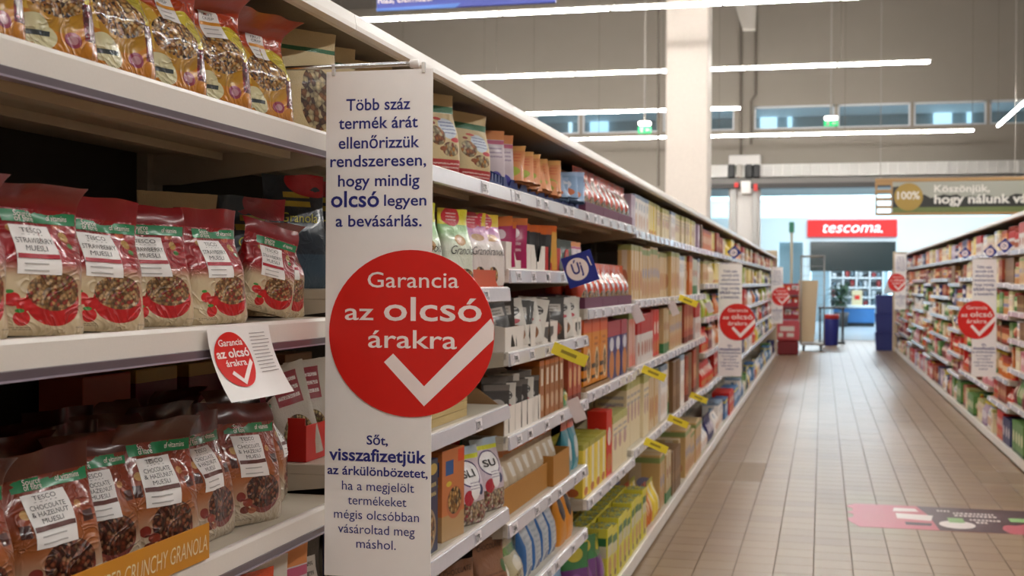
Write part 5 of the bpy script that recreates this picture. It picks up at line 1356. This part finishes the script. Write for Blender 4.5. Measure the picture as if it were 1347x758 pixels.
# ------------------------------------------------------------------ floor sticker
def sticker():
    t = thing('floor_sticker', 'pink and maroon advertising sticker on the floor tiles', 'sticker')
    a = at_z(1114, 678, 0); b_ = at_z(1347, 690, 0)
    y0 = at_z(1150, 694, 0).y; y1 = at_z(1150, 664, 0).y
    x0 = a.x; x1 = 1.50
    m = [mat('sticker pink', 'b8505f', 0.35, var=0.06), mat('sticker maroon', '40202a', 0.35, var=0.15, bscale=12), mat('sticker white', 'd8ccc8', 0.4), mat('sticker green', '88b070', 0.4), mat('sticker dark', '2a2430', 0.4)]
    b = MB(); zz = 0.0012
    L = x1 - x0; H = y1 - y0
    def pl(pts, k, z): b.add([(x0 + p[0] * L, y0 + p[1] * H, z) for p in pts], [tuple(range(len(pts)))], k)
    left = [(0.045, 0.0)] ; 
    edge = [(0.045, 1.0), (0.0, 0.86), (0.03, 0.78), (0.03, 0.66), (0.0, 0.6), (0.03, 0.52), (0.03, 0.40), (0.0, 0.32), (0.01, 0.2)]
    outline = [(0.05, 0.0), (1, 0), (1, 1)] + edge
    n = len(outline)
    b.add([(x0 + p[0] * L, y0 + p[1] * H, zz) for p in outline] + [(x0 + p[0] * L, y0 + p[1] * H, 0.0003) for p in outline], [tuple(range(n))] + [(i, i + n, (i + 1) % n + n, (i + 1) % n) for i in range(n)], 0)
    pl([(0.40, 0), (1, 0), (1, 1), (0.34, 1), (0.38, 0.6)], 1, zz + 0.0004)
    pl([(0.22, 0.72), (0.23, 0.88), (0.33, 0.88), (0.34, 0.74)], 2, zz + 0.0008)
    pl([(0.23, 0.42), (0.23, 0.64), (0.40, 0.60), (0.38, 0.36)], 2, zz + 0.0008)
    pl([(0.26, 0.16), (0.26, 0.28), (0.38, 0.26), (0.37, 0.16)], 4, zz + 0.0008)
    b.add([(x0 + (0.49 + 0.08 * math.cos(q)) * L, y0 + (0.26 + 0.16 * math.sin(q)) * H, zz + 0.0008) for q in [i * math.pi / 10 for i in range(20)]], [tuple(range(20))], 2)
    pl([(0.46, 0.34), (0.46, 0.54), (0.53, 0.54), (0.53, 0.34)], 3, zz + 0.0011)
    pl([(0.74, 0.48), (0.74, 0.64), (0.82, 0.64), (0.82, 0.48)], 3, zz + 0.0008)
    b.add([(x0 + (0.78 + 0.10 * math.cos(q)) * L, y0 + (0.16 + (0.22 + 0.04 * math.cos(5 * q)) * math.sin(q)) * H, zz + 0.0009) for q in [i * math.pi / 15 for i in range(30)]], [tuple(range(30))], 0)
    pl([(0.84, 0.5), (0.87, 0.8), (0.90, 0.8), (0.89, 0.4)], 0, zz + 0.0008)
    r = random.Random(4)
    for row, yy, xa, xb in ((0, 0.80, 0.43, 0.48), (1, 0.72, 0.50, 0.68), (2, 0.62, 0.50, 0.68), (3, 0.46, 0.56, 0.70), (4, 0.36, 0.58, 0.62), (5, 0.7, 0.91, 1.0), (6, 0.55, 0.92, 1.0)):
        x = xa
        while x < xb:
            w_ = r.uniform(0.008, 0.016); pl([(x, yy), (x + w_, yy), (x + w_, yy + 0.06), (x, yy + 0.06)], 2, zz + 0.0008); x += w_ + 0.006
    o = b.build('printed_sheet', m, t)
    t.rotation_euler = (0, 0, 0)
sticker()

# ------------------------------------------------------------------ end of the aisle
def far_things():
    # scalloped red display stand
    Y = LEND + 0.28
    pl, pr = at_y(1022, 460, Y), at_y(1050, 460, Y)
    t = thing('display_stand', 'red scalloped cardboard display stand at the left gondola end', 'display', (pl.x, Y, 0))
    w_ = pr.x - pl.x
    red = mat('display red', 'a82430', 0.4); pink = mat('display pink', 'c8545c', 0.4); mar = mat('display maroon', '781820', 0.5)
    b = MB(); b.box(0.0, w_, 0, 0.4, 0, 0.3, c=0.03); b.build('base', mar, t)
    b = MB(); b.box(-0.02, w_ + 0.02, -0.02, 0.4, 0.3, 0.72, c=0.03); b.build('header_panel', pink, t)
    b = MB(); b.box(0.06, w_ - 0.08, -0.025, -0.02, 0.5, 0.6); b.box(0.03, 0.12, -0.025, -0.02, 0.38, 0.46); b.box(0.2, 0.34, -0.025, -0.02, 0.38, 0.46); b.build('printed_patch', white_card, t)
    zz = 0.74
    for i in range(3):
        b = MB(); b.box(-0.01 if i else 0, w_ - 0.0, 0.3, 0.4, zz, zz + 0.24); b.box(0, w_, 0, 0.3, zz, zz + 0.03); 
        b.prism([(0.0, zz + 0.03), (0.0, zz + 0.09), (w_ * 0.25, zz + 0.12), (w_ * 0.5, zz + 0.09), (w_ * 0.75, zz + 0.12), (w_, zz + 0.09), (w_, zz + 0.03)], -0.01, 0, 'y')
        b.prism([(-0.0, zz + 0.03), (0.0, zz + 0.12), (0.28, zz + 0.23), (0.3, zz + 0.23), (0.3, zz + 0.03)], -0.005, 0.01, 'x'); b.prism([(-0.0, zz + 0.03), (0.0, zz + 0.12), (0.28, zz + 0.23), (0.3, zz + 0.23), (0.3, zz + 0.03)], w_ - 0.01, w_ + 0.005, 'x')
        b.build('tier', red, t)
        for j in range(3):
            o = bpy.data.objects.new('food_pouch', unit('pouch', ('greenw', 'orange', 'white')[(i + j) % 3] if False else ('redmuesli', 'snackwhite', 'pink')[(i + j) % 3], j)); C.objects.link(o)
            o.scale = (w_ / 3.4, 0.07, 0.17); o.location = (pl.x + w_ * (j + 0.5) / 3, Y + 0.1, zz + 0.031)
            tag(o, '%s bag on the %s tier of the red display, %s from left' % (('red', 'white', 'pink')[(i + j) % 3], ('lowest', 'middle', 'top')[i], ordw(j + 1)), 'bag')
        zz += 0.25
    # cage trolley with beige panel
    Y = 28.4
    a, b_ = at_y(1052, 450, Y), at_y(1085, 450, Y)
    t = thing('roll_cage', 'tall grey wire cage trolley with castors, behind the red display', 'trolley', (a.x, Y, 0))
    w_ = b_.x - a.x; H = at_y(1080, 337, Y).z
    wire = mat('cage wire', 'a8a49e', 0.35, metal=0.7)
    b = MB()
    for x in (0.02, w_ - 0.02):
        b.tube([(x, 0.0, 0.16), (x, 0, H)], 0.016, 8); b.tube([(x, 0.7, 0.16), (x, 0.7, H)], 0.016, 8); b.tube([(x, 0, H), (x, 0.7, H)], 0.016, 8)
    b.tube([(0.02, 0.7, H), (w_ - 0.02, 0.7, H)], 0.016, 8); b.tube([(0.02, 0, H), (w_ - 0.02, 0, H)], 0.016, 8)
    b.build('frame', wire, t)
    b = MB()
    for i in range(1, 9): z = 0.16 + (H - 0.16) * i / 9; b.tube([(w_ - 0.02, 0, z), (w_ - 0.02, 0.7, z)], 0.005, 5); b.tube([(0.02, 0.7, z), (w_ - 0.02, 0.7, z)], 0.005, 5)
    for i in range(1, 8): b.tube([(0.02 + (w_ - 0.04) * i / 8, 0.7, 0.16), (0.02 + (w_ - 0.04) * i / 8, 0.7, H)], 0.004, 5)
    b.build('wire_mesh', wire, t)
    b = MB(); b.box(0, w_, 0, 0.72, 0.13, 0.17, c=0.01); b.build('platform', steel, t)
    wm = MB(); wm.tube([(-0.02, 0, 0.055), (0.02, 0, 0.055)], 0.055, 14); wm.box(-0.03, 0.03, -0.02, 0.03, 0.06, 0.13); me = wm.mesh('castor', mat('castor', '3a3836', 0.5))
    for x in (0.08, w_ - 0.08):
        for y in (0.08, 0.64): link('castor', me, t, (x, y, 0))
    b = MB(); x0, x1 = at_y(1050, 420, Y - 0.1).x, at_y(1076, 420, Y - 0.1).x
    zt = at_y(1060, 369, Y).z
    b.prism([(x0, 0.2), (x1 - 0.08, 0.2), (x1, zt), (x0 + 0.02, zt)], Y + 0.05, Y + 0.55, 'y'); b.prism([(x0, 0.2), (x0 + 0.02, 0.2), (x0 + 0.02, zt), (x0 + 0.0, zt)], Y - 0.0, Y + 0.05, 'y')
    tag(b.build('panel_stack', mat('beige board', 'c8b494', 0.6)), 'stack of beige boards standing inside the cage trolley', 'boards')
    # pole with green head
    Y = 30.0; p = at_y(1041, 372, Y); zt = at_y(1041, 292, Y).z
    t = thing('sign_pole', 'thin pale pole with a green head, above the red display', 'pole', (p.x, Y, 0))
    b = MB(); b.tube([(0, 0, 0), (0, 0, zt - 0.25)], 0.03, 8); b.lathe([(0.001, 0), (0.2, 0), (0.2, 0.02), (0.05, 0.05)], (0, 0, 0), 14); b.build('pole', mat('pole beige', 'b8ac94', 0.5), t)
    b = MB(); b.box(-0.06, 0.06, -0.04, 0.04, zt - 0.25, zt, c=0.015); b.build('green_head', mat('green head', '1c7a58', 0.4, emis=0.0), t)
    # blue bin with red lid
    Y = 31.0; a, b_ = at_y(1083, 446, Y), at_y(1104, 446, Y); cx = (a.x + b_.x) / 2; r_ = (b_.x - a.x) / 2
    t = thing('waste_bin', 'round blue bin with a red rim right of the cage trolley', 'bin', (cx, Y + r_, 0))
    b = MB(); b.lathe([(0.001, 0), (r_ * 0.82, 0), (r_ * 0.86, 0.03), (r_, 0.62), (r_ * 0.97, 0.64), (r_ * 0.9, 0.3), (0.001, 0.3)], n=20); b.build('bin_body', mat('bin blue', '20287c', 0.4), t)
    b = MB(); b.lathe([(r_ * 0.9, 0.641), (r_ * 1.02, 0.641), (r_ * 1.0, 0.74), (r_ * 0.9, 0.75), (0.001, 0.72)], n=20); b.build('lid', mat('bin red', 'b02c2c', 0.4), t)
    # dark counter behind it
    b = MB(); a = at_y(1076, 400, 32); b_ = at_y(1112, 400, 32); b.box(a.x, b_.x, 32, 32.7, 0.0, 0.05); b.box(a.x, b_.x, 32, 32.7, at_y(1090, 404, 32).z - 0.05, at_y(1090, 404, 32).z, c=0.01)
    for x in (a.x + 0.03, b_.x - 0.08): b.box(x, x + 0.05, 32.02, 32.68, 0.05, at_y(1090, 404, 32).z - 0.05)
    tag(b.build('table', mat('dark table', '3a3634', 0.5)), 'dark table behind the blue bin', 'table')
    # blue crate stack, three high
    Y = REND + 0.35; a, b_ = at_y(1151, 455, Y), at_y(1177, 455, Y); w_ = b_.x - a.x
    H = at_y(1160, 388, Y).z / 3
    bl = mat('crate blue', '1c2a78', 0.4)
    for i in range(3):
        t = thing('crate', 'dark blue plastic crate, %s of the stack of three by the right gondola' % ('bottom', 'middle', 'top')[i], 'crate', (a.x, Y, i * H + 0.001), 0, 'stacked blue crates')
        b = MB(); b.prism([(0.03, 0.0), (w_ - 0.03, 0), (w_ - 0.005, H * 0.88), (0.005, H * 0.88)], 0, 0.42, 'y'); b.build('crate_body', bl, t)
        b = MB(); b.box(0, w_, -0.01, 0.43, H * 0.88, H - 0.003, c=0.01); b.build('rim', bl, t)
        for x in (0.12, w_ * 0.5, w_ - 0.12):
            b = MB(); b.box(x - 0.012, x + 0.012, -0.012, 0.0, 0.03, H * 0.86); b.build('rib', bl, t)
    # slanted white placard beside the crates
    b = MB(); p = at_y(1168, 400, REND + 0.3); b.prism([(p.x - 0.10, at_y(1165, 386, REND + 0.3).z), (p.x + 0.2, at_y(1165, 386, REND + 0.3).z), (p.x + 0.32, at_y(1172, 338, REND + 0.3).z), (p.x + 0.2, at_y(1172, 338, REND + 0.3).z)], REND + 0.40, REND + 0.42, 'y')
    tag(b.build('placard', mat('placard', 'ccd8e4', 0.5)), 'slanted pale placard leaning above the blue crates', 'placard')
    # roller boxes on the pillar
    Yp = WALLY - 0.55
    for px, w2, lab in ((962, 0.09, 'black motor box left on the entrance pillar'), (995, 0.09, 'black motor box right on the entrance pillar'), (985, 0.1, 'dark winch box in the middle of the entrance pillar'), (973, 0.07, 'grey conduit box on the entrance pillar')):
        p = at_y(px, 226, Yp); b = MB(); b.box(p.x - w2, p.x + w2, Yp, Yp + 0.2, p.z - 0.16, p.z + 0.2, c=0.03)
        tag(b.build('motor_box', black if px != 973 else steel), lab, 'motor box')
    p = at_y(981, 246, Yp); b = MB(); b.box(p.x - 0.13, p.x + 0.13, Yp, Yp + 0.22, p.z - 0.18, p.z + 0.16, c=0.02); b.box(p.x - 0.3, p.x - 0.2, Yp + 0.05, Yp + 0.22, p.z - 0.0, p.z + 0.12, m=1); b.box(p.x + 0.2, p.x + 0.3, Yp + 0.05, Yp + 0.22, p.z - 0.1, p.z + 0.08, m=1)
    tag(b.build('control_box', [paper, ink_red]), 'white control box with red switches on the entrance pillar', 'control box')
    # cables on the wall
    for i, (x, lab) in enumerate(((974.5, 'left dark conduit running up the entrance wall'), (990, 'right dark conduit with a kink on the entrance wall'))):
        Yc = WALLY - 0.05
        q = lambda px, py: at_y(px, py, Yc)
        b = MB()
        pts = [q(974.5, 215), q(974.5, 60), q(974.5, -30)] if i == 0 else [q(988, 190), q(988, 133), q(994, 124), q(994, 60), q(994, -30)]
        b.tube(pts, 0.035, 6); tag(b.build('conduit', mat('conduit', '6a6258', 0.6)), lab, 'conduit')
    b = MB(); Yc = 24; b.tube([at_y(866, 245, Yc), at_y(866, -40, Yc)], 0.03, 6); tag(b.build('conduit', mat('conduit', '6a6258', 0.6)), 'dark vertical conduit left of the white column', 'conduit')
    # exit signs
    for px, py, Y, lab in ((848, 168, 24.0, 'green exit sign hanging left of the column'), (1093, 160, 30.0, 'green exit sign hanging over the aisle end')):
        p = at_y(px, py, Y); sz = 18 * Y / F / 2
        t = thing('exit_sign', lab, 'exit sign', (p.x, Y, p.z), 0, 'green exit signs')
        b = MB(); b.box(-sz, sz, -0.03, 0.03, -0.11, 0.02, c=0.01); b.build('sign_box', mat('exit green', '18a060', 0.4, emis=0.9), t)
        b = MB(); b.box(-sz * 0.9, sz * 0.9, -0.06, 0.06, 0.04, 0.12, c=0.02); b.build('lamp', mat('exit lamp', 'fff6ea', 0.4, emis=4), t)
        b = MB(); b.box(-sz * 0.6, -sz * 0.25, -0.034, -0.031, -0.09, -0.0); b.add([(sz * 0.1, -0.034, -0.045), (sz * 0.4, -0.034, -0.085), (sz * 0.4, -0.034, -0.06), (sz * 0.8, -0.034, -0.06), (sz * 0.8, -0.034, -0.03), (sz * 0.4, -0.034, -0.03), (sz * 0.4, -0.034, -0.005)], [(0, 1, 2, 3, 4, 5, 6)])
        b.build('pictogram', ink_white, t)
        b = MB(); b.tube([(0, 0, 0.12), (0, 0, 9.2 - p.z)], 0.02, 6); b.build('hanger', steel, t)
    # blue category sign, upper left
    Y = 11.5
    a, b_ = at_y(495, 15, Y), at_y(731, 4, Y)
    t = thing('category_sign', 'blue hanging category sign cut off at the top edge', 'sign', (a.x, Y, a.z))
    w_ = b_.x - a.x
    b = MB(); b.box(0, w_, 0, 0.03, 0, 0.5, c=0.006); b.build('panel', mat('sign blue', '2b3a9c', 0.35), t)
    b = MB(); b.prism([(0.0, 0.0), (0.62 * w_ * 0.72, 0.0), (0.66 * w_ * 0.72, 0.03), (0.66 * w_ * 0.72, 0.04), (0.0, 0.025)], -0.003, -0.001, 'y'); b.build('stripe', mat('sign light blue', '4a7ad0', 0.35), t)
    b = MB(); b.text('Rizs, élelmiszer', lambda x, y: (x, -0.004, y), 0.02, 0.075, size=0.13, width=w_ * 0.32, off=0.01, align='l'); b.build('lettering', ink_white, t)
    b = MB(); b.tube([(0.1, 0.015, 0.5), (0.1, 0.015, 9.2 - a.z)], 0.006, 5); b.tube([(w_ - 0.1, 0.015, 0.5), (w_ - 0.1, 0.015, 9.2 - a.z)], 0.006, 5); b.build('hanger', steel, t)
    # hanging banner
    Y = REND - 1.2 if False else 26.0
    a, b_ = at_y(1151, 284, Y), at_y(1400, 233, Y)
    zt = at_y(1151, 235, Y).z
    t = thing('hanging_banner', 'long wooden framed hanging banner with gold 100% disc', 'banner', (a.x, Y, a.z))
    w_ = 6.2; H = zt - a.z; u = H / 49.0
    wood = mat('banner wood', 'b08a5c', 0.6, bump=0.05); 
    b = MB(); b.box(0, w_, 0, 0.04, 0, 0.06, c=0.008); b.box(0, w_, 0, 0.04, H - 0.07, H, c=0.008); b.box(0, 0.04, 0, 0.04, 0.06, H - 0.07); b.box(1.25 * H / 3.1 , 1.25 * H / 3.1 + 0.03, 0, 0.04, 0.06, H - 0.07); b.build('frame', wood, t)
    xs = 22 * u
    sl = MB(); sl.box(0.04, xs - 0.0, 0.005, 0.03, 0, 0.065, c=0.004); me = sl.mesh('slat', wood)
    for i in range(4): link('slat', me, t, (0, 0, 0.14 + i * 0.155))
    b = MB(); b.box(xs, w_, 0.012, 0.03, 0.06, H - 0.07); b.build('panel', mat('banner grey', 'a8a89c', 0.5, var=0.04, bscale=2), t)
    b = MB(); r = random.Random(5); top_ = []; x = xs
    while x < w_: top_.append((x, H * 0.5 + r.uniform(-0.03, 0.05) + (0.18 if x < xs + 0.25 else 0))); x += 0.12
    b.prism([(xs, H * 0.22)] + top_ + [(w_ - 0.001, H * 0.22)], 0.006, 0.011, 'y') if False else None
    for i in range(len(top_) - 1): b.add([(top_[i][0], 0.009, H * 0.22), (top_[i + 1][0], 0.009, H * 0.22), (top_[i + 1][0], 0.009, top_[i + 1][1]), (top_[i][0], 0.009, top_[i][1])], [(0, 1, 2, 3)])
    b.build('black_brush_band', mat('banner black', '2c2c28', 0.5), t)
    b = MB(); b.box(xs, w_, 0.006, 0.0118, 0.06, H * 0.22); b.build('green_band', mat('banner green', '6c7844', 0.5, var=0.15, bscale=20), t)
    b = MB(); n = 40; cx = 42 * u
    b.prism([(cx + 18 * u * math.cos(q), H * 0.5 + 18 * u * math.sin(q)) for q in [2 * math.pi * i / n for i in range(n)]], -0.003, 0.004, 'y'); b.build('gold_disc', mat('banner gold', 'a88838', 0.4), t)
    b = MB(); b.text('100%', lambda x, y: (x, -0.005, y), cx, H * 0.44, width=28 * u, size=14 * u, off=0.02)
    b.text('Köszönjük,', lambda x, y: (x, 0.001, y), 74 * u, H * 0.62, width=68 * u, size=13 * u, off=0.02, align='l')
    b.text('hogy nálunk vásárol', lambda x, y: (x, 0.001, y), 74 * u, H * 0.32, width=150 * u, size=16 * u, off=0.03, align='l')
    b.build('lettering', mat('banner ink', 'e8e4dc', 0.5, var=0), t)
    b = MB()
    for x in (0.1, 2.6, 5.0): b.tube([(x, 0.02, H), (x, 0.02, 9.2 - a.z)], 0.007, 5)
    b.build('hanger', steel, t)
far_things()

# ------------------------------------------------------------------ mall beyond the entrance
def mall():
    YF = 46.0
    q = lambda px, py, Y=YF: at_y(px, py, Y)
    b = MB(); b.box(-20, 20, WALLY + 0.3, 62, -0.1, -0.003); struct('floor_mall', b, mat('mall floor', 'a8b4bc', 0.25, var=0.05, bscale=0.6))
    fac = mat('mall facade', 'dfe8ea', 0.6)
    zt = q(1100, 286).z
    xa, xb = q(1066, 340).x, q(1178, 340).x
    zo = q(1100, 318).z
    b = MB(); b.box(-20, 20, YF, YF + 0.3, zo, zt); b.box(-20, q(1024, 340).x, YF, YF + 0.3, 0, zo); b.box(q(1056, 340).x, xa, YF, YF + 0.3, 0, zo); b.box(xb, 20, YF, YF + 0.3, 0, zo)
    struct('wall_mall', b, fac)
    # shop interior
    dk = mat('shop ceiling', '3c4444', 0.7)
    b = MB(); b.box(xa, xb, YF + 0.3, YF + 5, zo - 0.0, zo + 0.1); struct('ceiling_shop', b, dk)
    b = MB(); b.box(xa, xb, YF + 5, YF + 5.1, 0, zo); struct('wall_shop', b, mat('shop back wall', 'a8bcc4', 0.6))
    b = MB(); b.box(q(1024, 340).x, q(1056, 340).x, YF + 0.6, YF + 0.7, 0, zo); struct('wall_shop_side', b, mat('shop grey', '74888e', 0.5))
    z1 = q(1100, 357).z
    b = MB(); b.box(xa, xb, YF - 0.07, YF - 0.02, z1, zo); tag(b.build('glass_fascia', mat('dark glass', '2a3434', 0.15, var=0.1, bscale=1)), 'dark glass fascia below the red shop sign', 'fascia')
    # shelves with goods
    t = thing('shop_shelving', 'white display shelving inside the shop', 'shelving', (xa + 0.7, YF + 2.5, 0))
    w_ = xb - xa - 1.0
    b = MB()
    for i in range(6): b.box(0, w_, 0, 0.35, 0.6 + i * 0.36, 0.64 + i * 0.36)
    for i in range(5): b.box(w_ * i / 4 - 0.02, w_ * i / 4 + 0.02, 0, 0.35, 0, 2.45)
    b.box(0, w_, 0.35, 0.37, 0, 2.45); b.build('rack', mat('shop white', 'd8e2e6', 0.5), t)
    r = random.Random(9)
    for i in range(5):
        for j in range(8):
            hh = r.uniform(0.14, 0.28); x = xa + 0.65 + w_ / 4 * (j // 2) + w_ / 4 * (0.3, 0.7)[j % 2]
            o = MB().lathe([(0.001, 0), (0.07, 0), (0.09, hh * 0.5), (0.08, hh), (0.001, hh)], n=8)
            o = o.build('kitchen_pot', mat('pot %d' % ((i + j) % 4), ['2a2c30', '8a3434', '5a6a74', 'b0b8bc'][(i + j) % 4], 0.4), None, (x + 0.05, YF + 2.66, 0.641 + i * 0.36))
            tag(o, '%s pot on the shop shelving, %s row up, %s from left' % (['black', 'red', 'grey', 'silver'][(i + j) % 4], ordw(i + 1), ordw(j + 1)), 'pot', 'pots on the shop shelving')
    # blue front counter
    b = MB(); x0, x1 = q(1096, 430).x, q(1150, 430).x; zc = q(1100, 405).z
    t = thing('shop_counter', 'blue and white counter at the shop front', 'counter', (x0, YF - 0.5, 0))
    b.box(0, x1 - x0, 0, 0.5, 0.12, zc, c=0.02); b.build('body', mat('counter blue', '3a78b8', 0.4, var=0.2, bscale=3), t)
    b = MB(); b.box(0.02, x1 - x0 - 0.02, 0.03, 0.47, 0, 0.12); b.build('plinth', mat('plinth', '1c2830', 0.5), t)
    b = MB(); b.box(-0.03, x1 - x0 + 0.03, -0.03, 0.53, zc, zc + 0.1, c=0.02); b.build('worktop', mat('counter white', 'd8e4ea', 0.4), t)
    p = q(1127, 397); b = MB(); b.box(p.x - 0.18, p.x + 0.18, YF - 0.3, YF - 0.27, zc + 0.101, zc + 0.62, c=0.005); b.box(p.x - 0.09, p.x + 0.09, YF - 0.303, YF - 0.3, zc + 0.3, zc + 0.45, m=1); tag(b.build('poster_stand', [mat('poster cream', 'd8c8a0', 0.5), ink_red]), 'cream poster with red mark standing on the shop counter', 'poster')
    # dark plant by the counter
    p = q(1106, 400); t = thing('potted_plant', 'dark leafy plant at the shop entrance left', 'plant', (p.x, YF - 1.2, 0))
    b = MB(); b.lathe([(0.001, 0), (0.2, 0), (0.26, 0.5), (0.22, 0.5), (0.001, 0.45)], n=12); b.build('pot', mat('plant pot', '3a3c40', 0.5), t)
    b = MB(); r = random.Random(1)
    for i in range(60):
        a = r.uniform(0, 6.28); l = r.uniform(0.3, 0.6); z = r.uniform(0.5, 1.3); c_, s_ = math.cos(a), math.sin(a)
        b.add([(0.05 * c_, 0.05 * s_, z), (l * 0.5 * c_ - 0.06 * s_, l * 0.5 * s_ + 0.06 * c_, z + 0.25), (l * c_, l * s_, z + 0.1), (l * 0.5 * c_ + 0.06 * s_, l * 0.5 * s_ - 0.06 * c_, z + 0.2)], [(0, 1, 2, 3)])
    b.build('leaves', mat('leaf', '2e4630', 0.5), t)
    # red sign
    a, c_ = q(1062, 312), q(1180, 289)
    t = thing('shop_sign', 'red shop sign with white lettering beyond the entrance', 'sign', (a.x, YF - 0.12, a.z))
    w_, H = c_.x - a.x, c_.z - a.z
    b = MB(); b.box(0, w_, 0, 0.12, 0, H, c=0.02); b.build('sign_box', mat('shop sign red', 'e02420', 0.4, emis=0.15), t)
    b = MB(); b.text('tescoma', lambda x, y: (x, -0.01, y), w_ * 0.495, H * 0.26, size=H * 0.92, width=w_ * 0.64, off=0.0, shear=0.25); b.text('.', lambda x, y: (x, -0.01, y), w_ * 0.83, H * 0.26, size=H * 0.6, off=0.03); b.build('lettering', mat('sign letters', 'ffffff', 0.4, emis=0.35), t)
    # upper far wall with pale balcony
    b = MB(); b.box(-20, 20, 60, 60.2, 0, 9); struct('wall_mall_far', b, mat('far mall wall', 'd4e8f0', 0.7))
    b = MB(); z0 = at_y(1100, 270, 56).z; b.prism([(-20, z0), (20, z0 + 0.6), (20, z0 + 1.1), (-20, z0 + 0.5)], 56, 56.3, 'y'); struct('trim_6', b, mat('balcony', '9cc0cc', 0.5))
    b = MB(); b.box(-20, 20, WALLY + 0.3, 60, 6.4, 6.5)
    struct('ceiling_mall', b, mat('mall ceiling', 'e8f0f2', 0.6))
    for i, (x, y, e) in enumerate(((0, 54, 1300), (8, 54, 1100), (3, 41, 260))):
        l = bpy.data.lights.new('mall_light', 'AREA'); l.shape = 'RECTANGLE'; l.size = 10; l.size_y = 4; l.energy = e; l.color = (0.8, 0.93, 1)
        o = bpy.data.objects.new('mall_light', l); C.objects.link(o); o.location = (x, y, 6.35)
    l = bpy.data.lights.new('shop_light', 'AREA'); l.size = 2.5; l.energy = 60; l.color = (0.9, 0.96, 1)
    o = bpy.data.objects.new('shop_light', l); C.objects.link(o); o.location = ((xa + xb) / 2, YF + 1.4, zo - 0.05)
    l = bpy.data.lights.new('gallery_light', 'AREA'); l.shape = 'RECTANGLE'; l.size = 25; l.size_y = 2; l.energy = 1700; l.color = (0.8, 0.93, 1)
    o = bpy.data.objects.new('gallery_light', l); C.objects.link(o); o.location = (0, WALLY + 2, 9.0)
mall()
